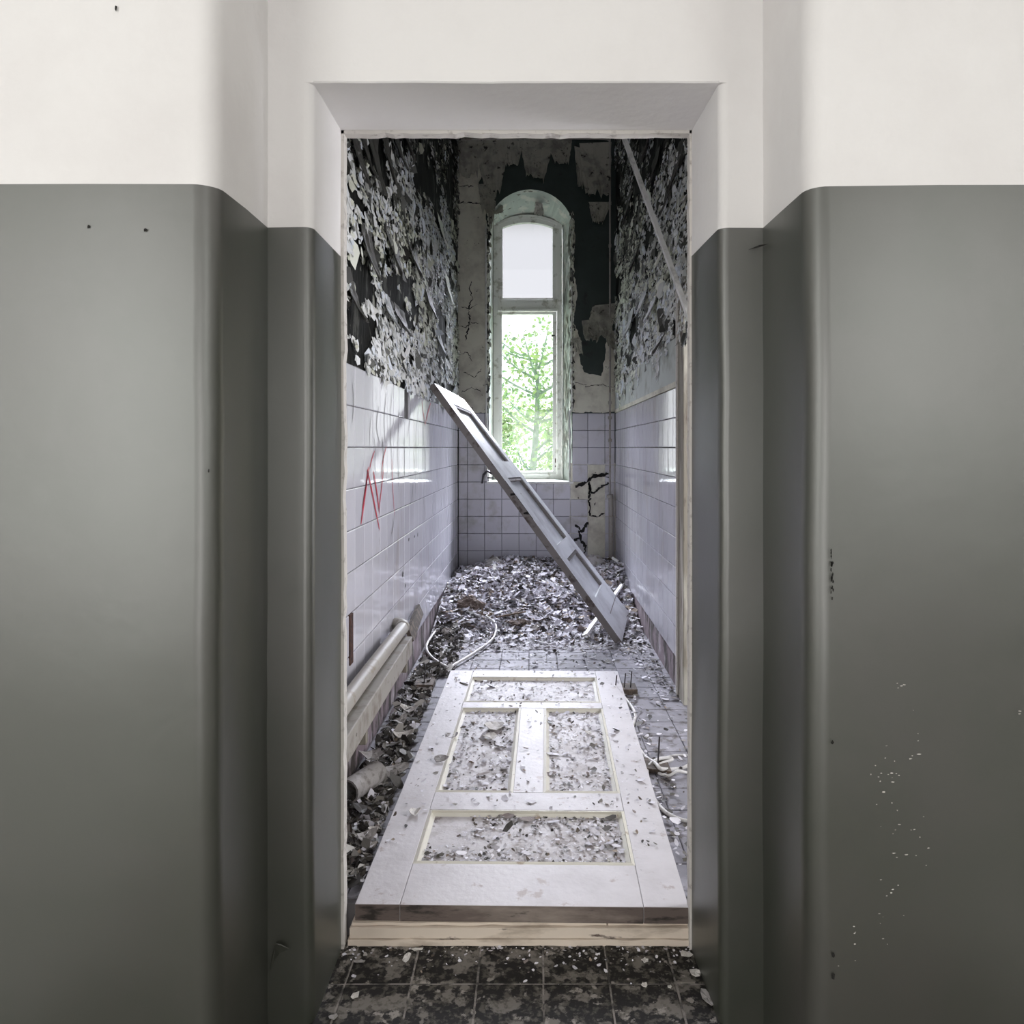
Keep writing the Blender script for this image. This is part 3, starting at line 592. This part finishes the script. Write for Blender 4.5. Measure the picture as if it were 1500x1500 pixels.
# flakes lying on the door
def onleaf(n, x0, x1, y0, y1, z): return np.stack([RNG.uniform(x0,x1,n), RNG.uniform(y0,y1,n), np.full(n, z)+RNG.uniform(0,.004,n)], 1)
pl = []
for (x0,x1,y0,y1), n in zip(PN, (2200, 1500, 1300, 900)):
    q = onleaf(n, x0+.024, x1-.024, y0+.024, y1-.024, -.0115)
    ex = np.minimum(q[:,0]-x0, np.minimum(x1-q[:,0], np.minimum(q[:,1]-y0, y1-q[:,1])))
    kp = (RNG.random(n) < np.exp(-ex/.05)*.9+.18) & (np.array([fbm(a*3, b*3, n) for a, b, _ in q]) > -.5); pl.append(q[kp])
q = onleaf(900, .01, DW-.01, .25, DLn-.02, .0015); ins = np.zeros(len(q), bool)
for (x0,x1,y0,y1) in PN: ins |= (q[:,0] > x0-.01) & (q[:,0] < x1+.01) & (q[:,1] > y0-.01) & (q[:,1] < y1+.01)
pl.append(q[~ins]); q = np.concatenate(pl); n = len(q); a, b, nn = randframe(n, .22); s = RNG.uniform(.004, .014, n)*np.where(RNG.random(n) < .07, 2.2, 1)
o = flakes('paint_flakes', q, a, b, nn, s, s*RNG.uniform(.8,2,n), RNG.uniform(0,.3,n), (RNG.random(n) < .25).astype(int), [M['chip'], M['darkchip']], None)
o.matrix_world = mm; tag(o, 'small paint flakes scattered over the fallen panelled door', 'paint flakes', kind='stuff')
# larger chips on the door, each on its own
def chip(name, pos, size, mt, label, group=None, seed=0, rz=0, parent=None, asp=1.0, cat='paint chip', curl=.2, tilt=0):
    n = 9; V, Fs = [], []
    for lay in range(2):
        V.append((0,0,-.002*lay+.004))
        for rr in (.55, 1):
            for k_ in range(n):
                t = k_*2*math.pi/n; r = rr*size/2*(1+.45*mnoise.noise(Vector((math.cos(t)*1.5, math.sin(t)*1.5, seed))))
                x, y = r*math.cos(t), r*math.sin(t)*asp; V.append((x, y, -.002*lay+.004+curl*(x*x)/size*2+.0015*math.sin(5*t+seed)))
    B = 2*n+1
    for lay in range(2):
        for k_ in range(n):
            k2 = (k_+1) % n; t1 = (lay*B, lay*B+1+k_, lay*B+1+k2); t2 = (lay*B+1+k_, lay*B+1+n+k_, lay*B+1+n+k2, lay*B+1+k2)
            Fs += [t1 if lay == 0 else t1[::-1], t2 if lay == 0 else t2[::-1]]
    for k_ in range(n): Fs.append((1+n+k_, B+1+n+k_, B+1+n+(k_+1) % n, 1+n+(k_+1) % n))
    o = mesh(name, V, Fs, mt, parent); o.matrix_world = Matrix.Translation(Vector(pos))@Matrix.Rotation(rz, 4, 'Z')@Matrix.Rotation(tilt, 4, 'X')
    return tag(o, label, cat, group)
M['chipw'] = mat('plaster_chip_white', (.66,.63,.60), .8, second=[((.45,.42,.38), .5, .65, 40)])
M['chipg'] = mat('plaster_chip_grey', (.33,.31,.30), .8, second=[((.18,.16,.15), .5, .65, 40)])
def D(px, py, z=.118): p = FL(px, py, z); return p
chip('paint_chip', D(725,1065,.112), .085, M['chipw'], 'large curled paint chip in the far corner of the door left middle panel', seed=1, asp=1.1, curl=.35)
chip('paint_chip', D(718,1080,.110), .055, M['chipw'], 'smaller chip just below the large curled chip on the door', seed=2, rz=1, curl=.3)
chip('paint_chip', D(662,1078,.112), .055, M['chipg'], 'grey flake at the left edge of the door left middle panel', seed=3, curl=.3)
chip('paint_chip', D(645,1112,.120), .05, M['chipg'], 'grey flake over the left moulding of the left middle panel', seed=4, curl=.2, tilt=.2)
chip('paint_chip', D(607,1191,.111), .04, M['chipw'], 'folded white flake at the left end of the lowest panel', seed=5, curl=.6)
chip('paint_chip', D(862,1074,.108), .03, M['chipw'], 'white flake in the far right of the door right middle panel', seed=6, curl=.3)
chip('paint_chip', D(786,1054,.110), .03, M['chipw'], 'white flake at the far left corner of the right middle panel', seed=7, curl=.3)
chip('paint_chip', D(680,1003,.125), .07, M['darkwood'], 'dark splinter in the left corner of the far panel of the door', seed=8, rz=2.4, asp=.25, curl=.1)

# ---------------------------------------------------------------- leaning door
def lerpq(s, t, off=0):
    B1, B2, Tp1, Tp2 = Vector((.545,4.60,.098)), Vector((.655,5.13,.165)), Vector((-.625,4.66,1.705)), Vector((-.495,5.20,1.645))
    a, b = B1.lerp(B2, s), Tp1.lerp(Tp2, s); p = a.lerp(b, t)
    nrm = ((B2-B1).lerp(Tp2-Tp1, t)).cross(b-a).normalized()
    if nrm.z < 0: nrm = -nrm
    return p+nrm*off
LD = thing('door_leaf', (0,0,0), 'pale panelled door leaning diagonally from the floor against the left wall', 'door')
def lpart(name, s0, s1, t0, t1, o0, o1, mt, edge=None, n=8):
    V, Fs, mi = [], [], []
    for i in range(n+1):
        t = t0+(t1-t0)*i/n; V += [lerpq(s0,t,o0), lerpq(s1,t,o0), lerpq(s1,t,o1), lerpq(s0,t,o1)]
    for i in range(n):
        for k_ in range(4): Fs.append((4*i+k_, 4*i+4+k_, 4*i+4+(k_+1) % 4, 4*i+(k_+1) % 4)); mi.append(1 if k_ == 3 else 0)
    Fs += [(0,1,2,3), tuple(4*n+k_ for k_ in (3,2,1,0))]; mi += [1, 0]
    return mesh(name, V, Fs, [mt, edge or mt], LD, mi)
lt = -.042
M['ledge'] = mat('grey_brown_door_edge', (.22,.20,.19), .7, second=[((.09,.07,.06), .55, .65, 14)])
lpart('stile', 0, .20, 0, 1, lt, 0, M['leanwood'], M['ledge'], 14); lpart('stile', .84, 1, 0, .995, lt, 0, M['leanwood'], None, 14)
for t0, t1 in ((0, .15), (.305, .36), (.63, .70), (.93, 1)): lpart('rail', .2005, .8395, t0, t1, lt, -.0005, M['leanwood'])
for t0, t1 in ((.15, .305), (.36, .63), (.70, .93)):
    lpart('panel', .2, .84, t0, t1, lt+.008, -.020, M['leanwood'])
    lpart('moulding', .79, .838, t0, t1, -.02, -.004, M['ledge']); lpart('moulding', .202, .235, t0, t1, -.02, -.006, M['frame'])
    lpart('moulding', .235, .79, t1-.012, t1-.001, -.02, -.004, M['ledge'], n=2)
lpart('split', .0, .008, .47, .62, -.03, .001, M['black']); lpart('joint', .3, 1, .075, .078, -.002, .0006, M['ledge'], n=1)

# ---------------------------------------------------------------- long lath hanging across the upper right
a_, b_ = Vector((.241, 4.70, 4.10)), Vector((1.09, 2.15, .03))
p1, p2 = P(912, 197, 4.0), P(1013, 475, 3.3); d_ = (p2-p1)
a_ = p1-d_*((4.12-p1.z)/(p2.z-p1.z)*-1); b_ = p1+d_*((.03-p1.z)/(p2.z-p1.z))
a_ = p1+d_*((4.12-p1.z)/(p2.z-p1.z))
LT = thing('lath', a_, 'long white grooved lath slanting down across the upper right of the doorway', 'lath'); LT.location = (0,0,0)
mesh('batten', *beamvf(a_, b_, .034, .016), M['lath'], LT); mesh('ridge', *beamvf(a_+Vector((0,-.012,.004)), b_+Vector((0,-.012,.004)), .010, .020), M['lath'], LT)

# ---------------------------------------------------------------- rubble heap
def H(x, y):
    s = min(1, max(0, (y-4.65-.25*math.sin(x*3+1))/1.35)); s = s*s*(3-2*s); c = 1-.22*math.exp(-((x+.65)/.18)**2)
    return FZ+.004+.24*s*c*(1+.22*fbm(x, y, 3, 1.5))+.018*s*fbm(x, y, 0, 9)+.012*max(0, s)*fbm(x, y, 5, 30)
V, Fs = [], []; nx, ny = 70, 110; hx0, hx1, hy0, hy1 = XL+.012, XR-.012, 4.45, YB-.012
for j in range(ny+1):
    for i in range(nx+1):
        x = hx0+(hx1-hx0)*i/nx; y = hy0+(hy1-hy0)*j/ny; V.append((x, y, H(x, y)-(.012 if j == 0 else 0)))
for j in range(ny):
    for i in range(nx): a = j*(nx+1)+i; Fs.append((a, a+1, a+nx+2, a+nx+1))
RH = mesh('rubble_heap', V, Fs, M['heap'], None, smooth=True); tag(RH, 'heap of plaster rubble and dust against the end wall under the window', 'rubble', kind='stuff')
def scatter(n, fn, s0, s1, tilt, mats, pdark, curl=.35, lift=.004):
    q = []
    while len(q) < n:
        x, y = random.uniform(XL+.03, .70), random.uniform(2.05, YB-.03)
        if random.random() < fn(x, y): q.append((x, y, (H(x, y) if y > 4.46 else FZ+.003)+lift*random.random()*2))
    q = np.array(q); a, b, nn = randframe(n, tilt); s = RNG.uniform(s0, s1, n)*np.where(RNG.random(n) < .08, 1.8, 1)
    nn = np.where(nn[:,2:3] < 0, -nn, nn); q[:,2] += s*.25*np.sqrt(np.clip(1-nn[:,2]**2, 0, 1))
    return q, a, b, nn, s, s*RNG.uniform(.8,1.9,n), RNG.uniform(-.1,curl,n), (RNG.random(n) < pdark).astype(int), mats
inleaf = lambda x, y: -.475-.019*(y-1.95) < x < .42 and 1.9 < y < 3.93
st = lambda y: 1/(1+math.exp(-(y-4.75)/.10))
heapfn = lambda x, y: st(y)*(.35+.65*min(1, (y-4.5)/1.5)) if y > 4.4 else 0
for args, lb in ((dict(n=17000, fn=heapfn, s0=.012, s1=.036, tilt=.36, mats=[M['chip'], M['darkchip']], pdark=.12), 'thousands of pale plaster chips covering the rubble heap'),
      (dict(n=5200, fn=lambda x, y: 0 if inleaf(x, y) or x > -.44 else (1 if y < 3.9 else .8*(y < 4.9)), s0=.010, s1=.030, tilt=.40, mats=[M['darkchip'], M['chip']], pdark=.15, curl=.5), 'dark dirty paint chips on the floor between left wall and fallen door'),
      (dict(n=2200, fn=lambda x, y: 0 if inleaf(x, y) or x < -.46 or y > 4.9 else (.05+.95*math.exp(-(4.9-y)/.25)+(.9*math.exp(-(.70-x)/.05) if y > 3.6 else 0)+(.25 if y < 3.7 and x < .5 else 0)), s0=.006, s1=.020, tilt=.22, mats=[M['chip'], M['darkchip']], pdark=.5), 'small chips strewn over the bare tiled floor beside the fallen door')):
    q = scatter(**args); o = flakes('paint_chips', *q); tag(o, lb, 'paint chips', kind='stuff')
# edge debris along the threshold on the hall floor
n = 330; q = np.stack([RNG.uniform(-.49, .42, n), 1.932-RNG.exponential(.035, n), np.full(n, .0035)], 1); q[:,1] = np.clip(q[:,1], 1.55, 1.93)
a, b, nn = randframe(n, .25); s = RNG.uniform(.003, .011, n)
o = flakes('grit', q, a, b, nn, s, s*RNG.uniform(.8,1.6,n), RNG.uniform(0,.3,n), (RNG.random(n) < .5).astype(int), [M['darkchip'], M['chip']]); tag(o, 'fine grit and crumbs on the dark hall tiles below the threshold', 'grit', kind='stuff')
for i, (px, py, sz, asp, rz, mt, lb) in enumerate([(596,1403,.040,.45,1.4,'chipw','long white plaster chip on the hall floor near the left end of the threshold'),(1018,1425,.026,1,.4,'chipw','roundish white lump at the right foot of the doorway'),
     (1004,1398,.034,.5,-.3,'chipw','flat white chip touching the right end of the threshold'),(944,1443,.016,.8,.2,'chipw','tiny white crumb on the dark hall tile right of centre'),(981,1446,.010,.9,.2,'chipw','smallest white crumb on the rightmost dark hall tile'),
     (520,1459,.022,.7,1,'chipw','pale chip on the hall floor at bottom left'),(527,1409,.030,.3,.1,'chipg','grey sliver beside the left end of the threshold'),(945,1407,.018,.8,.2,'chipw','pale crumb under the right half of the threshold'),(612,1391,.030,.3,.1,'chipw','thin pale splinter tucked below the threshold left of centre'),
     (1036,1462,.05,.5,1.9,'chipg','grey broken mortar piece in the right corner of the hall floor'),(488,1490,.02,.8,.3,'chipg','grey pebble of plaster in the bottom left corner of the hall floor')]):
    p = FL(px, py, .004); chip('plaster_chip', (p.x, min(p.y, 1.925), .002), sz, M[mt], lb, 'plaster chips on the hall floor' if 0 else None, seed=20+i, rz=rz, asp=asp, curl=.1, cat='plaster chip')
# bigger curled pieces left of the door
for i, (px, py, sz, asp, rz, cu, mt, lb) in enumerate([(545,1108,.10,.6,.5,.5,'chipg','broad grey curled shard by the left wall near the pipe'),(575,1130,.13,.4,.5,.3,'chipg','long grey shard leaning to the fallen door left edge'),(560,1145,.12,.4,.9,.4,'chipg','grey shard just behind the clay pipe end'),
     (590,1078,.09,.5,.3,.5,'chipw','pale curled shard halfway along the left side of the door'),(600,1040,.09,.5,-.3,.5,'chipw','pale curled shard near the far left of the door'),(547,1215,.035,.5,0,.3,'chipw','short white shard close to the door lower left edge'),(535,1228,.07,.6,.8,.5,'chipg','grey shard close to the lower left jamb'),(585,1058,.10,.4,1.2,.5,'chipg','grey curled strip between pipe beam and fallen door')]):
    p = FL(px, py, FZ+.02); chip('paint_shard', p, sz, M[mt], lb, None, seed=60+i, rz=rz, asp=asp, curl=cu, cat='paint shard', tilt=.25)
# broken clay pipe lying at left
p = FL(524, 1150, FZ+.05)
def hollow(pts, r, th, sides=16):
    v1, f1 = tubevf(pts, r, sides, False); v2, f2 = tubevf(pts, r-th, sides, False); n = len(v1); m_ = len(pts)
    ends = [(k, (k+1) % sides, n+(k+1) % sides, n+k) for k in range(sides)]+[((m_-1)*sides+k, n+(m_-1)*sides+k, n+(m_-1)*sides+(k+1) % sides, (m_-1)*sides+(k+1) % sides) for k in range(sides)]
    return list(v1)+list(v2), f1+[tuple(i+n for i in q[::-1]) for q in f2]+ends
o = mesh('clay_pipe', *hollow([p+Vector((-.02,-.05,.0)), p+Vector((.0,0,0)), p+Vector((.045,.11,-.004))], .040, .006), M['chipg'], smooth=True); tag(o, 'short broken grey pipe lying open-ended beside the left jamb', 'pipe')
# white insulation lumps on heap
def lump(name, x, y, r, hgt, mt, label, cat, seed):
    V, Fs = [], []; n, m_ = 18, 7
    for j in range(m_+1):
        for i in range(n):
            ph = math.pi/2*j/m_; t = 2*math.pi*i/n; d = 1+.35*mnoise.noise(Vector((math.cos(t)*1.7, math.sin(t)*1.7, seed+ph*1.5)))
            V.append((x+r*d*math.cos(ph)*math.cos(t), y+r*.7*d*math.cos(ph)*math.sin(t), H(x, y)-.015+hgt*d*math.sin(ph)))
    for j in range(m_):
        for i in range(n): i2 = (i+1) % n; Fs.append((j*n+i, j*n+i2, (j+1)*n+i2, (j+1)*n+i))
    return tag(mesh(name, V, Fs, mt, smooth=False), label, cat)
M['lumpw'] = mat('dusty_white_plaster', (.60,.57,.55), .95, second=[((.35,.31,.27), .52, .66, 22)], bump=.012, bscale=60)
M['lumpb'] = mat('brown_dirt', (.14,.105,.085), .95, second=[((.34,.29,.26), .55, .66, 22)], bump=.012, bscale=60)
for x, y, r, h_, m_, lb in ((.50,6.2,.13,.10,'lumpw','pale plaster lump right of the heap under the vertical pipe'), (.36,6.28,.10,.08,'lumpw','white crumbly lump at the back of the heap below the window'), (-.32,6.2,.10,.07,'lumpw','pale crumbly lump at the back left of the heap'),
        (-.45,5.2,.10,.07,'lumpb','brown dirt lump at the left edge of the heap'), (-.10,5.05,.11,.035,'lumpb','low brown dirt patch in the middle of the heap front'), (.02,4.95,.07,.04,'lumpw','smooth whitish lump at the front of the heap'), (-.56,4.75,.05,.05,'lumpw','rounded stone at the left front of the heap')):
    lump('rubble_lump', x, y, r, h_, M[m_], lb, 'rubble', x*10)
# fibre tangles
def tangle(px, py, z, r, n, label, seed):
    rnd = random.Random(seed); c = FL(px, py, z); parts = []
    for _ in range(n):
        pts = [c+Vector((rnd.gauss(0,r), rnd.gauss(0,r), abs(rnd.gauss(0,r*.45)))) for _ in range(4)]; parts.append(tubevf(catmull(pts, 4), .0022, 4))
    return tag(mesh('root_tangle', *merge(parts), M['straw']), label, 'roots', kind='stuff')
tangle(680, 868, .20, .06, 110, 'tangle of brown roots and fibre at the left of the heap', 1)
tangle(708, 903, .14, .035, 70, 'small tangle of fibre by the top of the left cable loop', 2)
# sticks
st_ = tag(mesh('stick', *beamvf(FL(857,931,.12), P(921,843,5.75), .035, .014), M['lath']), 'pale narrow lath poking out under the leaning door on both sides', 'stick')
tag(mesh('stick', *beamvf(FL(697,863,.25), FL(747,837,.30), .035, .02), M['darkwood']), 'dark charred stick lying on the left of the heap', 'stick')
tag(mesh('stick', *beamvf(P(899,818,6.1), P(917,832,5.9), .04, .02), M['lath']), 'short white board end by the right wall near the vertical pipe', 'stick')
tag(mesh('stick', *beamvf(FL(727,904,.19), FL(770,896,.2), .012, .008), M['straw']), 'thin brown twig in front of the heap', 'stick')

# ---------------------------------------------------------------- cables
def cable(px, z, r, label, cat='cable'):
    pts = [FL(x, y, FZ+r+zz) for x, y, zz in px]; return tag(tube('cable', pts, r, M['cable'], n=10), label, cat)
cable([(893,1003,.0),(900,1006,.03),(915,1022,.01),(930,1045,.0),(926,1070,.0),(933,1090,.0),(945,1108,.0),(960,1118,.02),(968,1126,.02),(985,1127,.0),(1003,1124,.0),(1014,1115,.0),(1018,1105,.02)], 0, .0068, 'pale cable winding along the right side of the fallen door')
cable([(960,1122,.008),(985,1112,.015),(965,1112,.02),(949,1125,.005),(950,1150,.0),(958,1170,.0),(972,1187,.0),(990,1198,.0),(1012,1204,.0),(1030,1206,.0)], 0, .0068, 'second pale cable curving from the knot to the lower right jamb')
cable([(958,1127,.0),(968,1134,.0),(980,1136,.0),(992,1130,.012),(1006,1132,.0)], 0, .006, 'short looped cable end beneath the cable knot')
cable([(966,1112,.0),(985,1107,.0),(1000,1106,.0),(1014,1108,.0)], 0, .004, 'thin dark-lit cable length behind the knot')
cable([(703,902,.09),(680,897,.05),(655,905,.035),(640,922,.03),(625,945,.025),(632,962,.02),(656,977,.01),(668,972,.01),(695,956,.012),(722,935,.02),(726,915,.04),(712,902,.08)], 0, .0075, 'pale cable lying in a wide loop on the floor before the heap')
# ---------------------------------------------------------------- wooden blocks with nails
def block(px0, py0, px1, py1, z, label, nails):
    a, b = FL(px0, py0, z), FL(px1, py1, z); wv = Vector((0, .10, 0)); V = []
    for zz in (FZ+.003, z):
        for p in (a, b, b+wv, a+wv): V.append((p.x, p.y, zz))
    t = thing('wood_block', (0,0,0), label, 'wood block', 'wooden blocks with nails')
    mesh('plank', V, [(0,3,2,1),(4,5,6,7),(0,1,5,4),(1,2,6,5),(2,3,7,6),(3,0,4,7)], M['darkwood'], t)
    for f_, h_ in nails:
        p = a.lerp(b, f_)+Vector((0,.03,0)); tube('nail', [p, p+Vector((.004,0,h_*.6)), p+Vector((.007,.002,h_))], .003, M['steel'], t, 6, 3)
block(897,1010,934,1010, FZ+.03, 'dark wood block with upright nails right of the door far end', [(.15,.06),(.5,.07),(.75,.08)])
block(606,1003,634,1003, FZ+.03, 'dark wood block with one nail left of the door far end', [(.5,.09)])
block(938,1124,984,1130, FZ+.02, 'dark wood block under the cable knot', [(.6,.11)])
# ---------------------------------------------------------------- horizontal pipe and beam at left wall
hp = thing('heating_pipe', (0,0,0), 'painted horizontal pipe running low along the left wall on a beam', 'pipe')
tube('pipe', [(-.605,YF+.03,.475),(-.605,2.6,.478),(-.605,3.42,.47)], .028, M['pipe'], hp, 14, 4)
tube('elbow', [(-.605,3.42,.47),(-.615,3.47,.468),(-.65,3.50,.468)], .032, M['pipe'], hp, 12, 6)
M['beamc'] = mat('dirty_beam_paint', (.33, .31, .28), .7, second=[((.20,.17,.14), .5, .66, 9), ((.07,.05,.04), .64, .7, 24)])
bm_ = thing('timber_beam', (0,0,0), 'pale square beam carrying the low pipe on the left', 'beam')
box('beam', (-.62, YF+.03, .355), (-.555, 3.40, .437), M['beamc'], bm_, .004)
for y in (2.5, 3.3): box('bracket', (-.66, y, .30), (-.565, y+.03, .352), M['post'], bm_)
a_, b_ = LW(600, 930, -.60), LW(617, 890, -.63)
tag(mesh('board_offcut', *beamvf(LW(600,932,-.615), LW(615,893,-.63), .062, .02, (0,1,0)), M['darkwood']), 'short brown board offcut leaning on the left wall beyond the pipe', 'board')
# ---------------------------------------------------------------- pipes on the back wall
vp = thing('water_pipe', (0,0,0), 'thin vertical pipe with fittings in the right corner of the end wall', 'pipe')
yb = YB-.04
tube('pipe', [P(800,203,yb), P(850,203,yb), P(884,203.5,yb), P(892,206,yb), P(893.5,214,yb), P(893.5,330,yb), P(893.5,440,yb), P(893.5,560,yb), P(893.5,620,yb), P(893.5,726,yb)], .0085, M['pipe'], vp, 8, 6)
tube('thick_pipe', [P(895,724,yb), P(895,770,yb), P(895,822,yb)], .021, M['pipe'], vp, 12, 3)
for y, r in ((298,.014),(360,.013),(590,.016),(612,.018),(645,.016),(727,.028),(505,.015)): tube('fitting', [P(893.5,y-2.2,yb), P(893.5,y,yb), P(893.5,y+2.2,yb)], r, M['pipe'], vp, 10, 2)
tag(tube('pipe', [P(676,204,6.3), P(720,203.4,6.3), P(735,203.5,6.3)], .010, M['pipe'], n=3), 'thin horizontal pipe under the ceiling above left of the window', 'pipe')
tag(tube('conduit', [P(837.5,420,YB-.02), P(837.5,560,YB-.02), P(838,598,YB-.02), P(834.5,606,YB-.025), P(834.5,650,YB-.025), P(834.5,712,YB-.025)], .008, M['frame'], n=6), 'pale conduit running down the right side of the window', 'conduit')
tag(tube('conduit', [P(711.5,330,YB-.02), P(712,480,YB-.02), P(712.5,604,YB-.02), P(714,700,YB-.02)], .008, M['frame'], n=6), 'pale conduit running down the left side of the window', 'conduit')
tag(mesh('tap', *merge([tubevf([P(708,696,YB-.03), P(714,690,YB-.05), P(722,694,YB-.05)], .012, 8), tubevf([P(706,708,YB-.03), P(708,696,YB-.04)], .009, 8), beamvf(P(714,700,YB-.05), P(722,700,YB-.05), .02, .012)]), M['steel']), 'dark broken tap fitting at the left of the window sill', 'tap')

# ---------------------------------------------------------------- outside
gnd = box('ground', (-60, 8, -2.3), (60, 120, -2.2), M['grass']); tag(gnd, 'pale green lawn outside the window', 'lawn', kind='structure')
def tree(loc, k, label, seed, ncl, R, lf=1.0, mt='leaf'):
    rnd = random.Random(seed); t = thing('tree', loc, label, 'tree'); parts = []; tips = []
    tr = catmull([(-.5,0,0),(-.30,0,2.0),(-.15,.1,3.6),(0,.1,5.2),(.05,0,6.6),(.0,0,7.6)], 5); parts.append(tubevf(tr, [.15*(1-.8*i/(len(tr)-1))+.012 for i in range(len(tr))], 8)); 
    for i in range(24):
        q = tr[rnd.randint(9, len(tr)-2)]; an = rnd.uniform(0, 6.28) if i > 3 else (0, 3.1, .3, 2.8)[i]; L_ = rnd.uniform(.9, 1.9)
        e = q+Vector((math.cos(an)*L_, math.sin(an)*L_*.8, L_*rnd.uniform(.4,1.0))); mid = q.lerp(e, .5)+Vector((0,0,-.12)); parts.append(tubevf(catmull([q, mid, e], 4), [.05-.04*j/8 for j in range(9)], 5)); tips += [e, mid]
    mesh('trunk', *merge(parts), M['bark'], t, smooth=True)
    c = []
    for e in tips+tr[16:]:
        for _ in range(ncl): c.append(e+Vector((rnd.gauss(0,R), rnd.gauss(0,R), rnd.gauss(0,R*.8))))
    c = np.array([tuple(x) for x in c]); n = len(c); a, b, nn = randframe(n, 1.0); s = RNG.uniform(.08,.16,n)*lf
    o = flakes('foliage', c, a, b, nn, s, s*1.3, 0.1, np.zeros(n, int), [M[mt]], t, K=5); o['kind'] = 'stuff'
    t.scale = (k, k, k)
M['farleaf'] = mat('pale_distant_leaf', (.5,.66,.4), .7, island=[(0,(.40,.50,.28)),(.4,(.50,.58,.34)),(.75,(.30,.42,.25))])
tree((.05, 17, -2.2), .74, 'young green tree seen through the lower window pane', 3, 46, .30)
tree((-1.6, 33, -2.2), .66, 'pale distant tree behind to the left of the young tree', 5, 40, .6, 2.2, 'farleaf')
tree((1.4, 37, -2.2), .62, 'pale distant tree behind to the right of the young tree', 8, 40, .6, 2.2, 'farleaf')
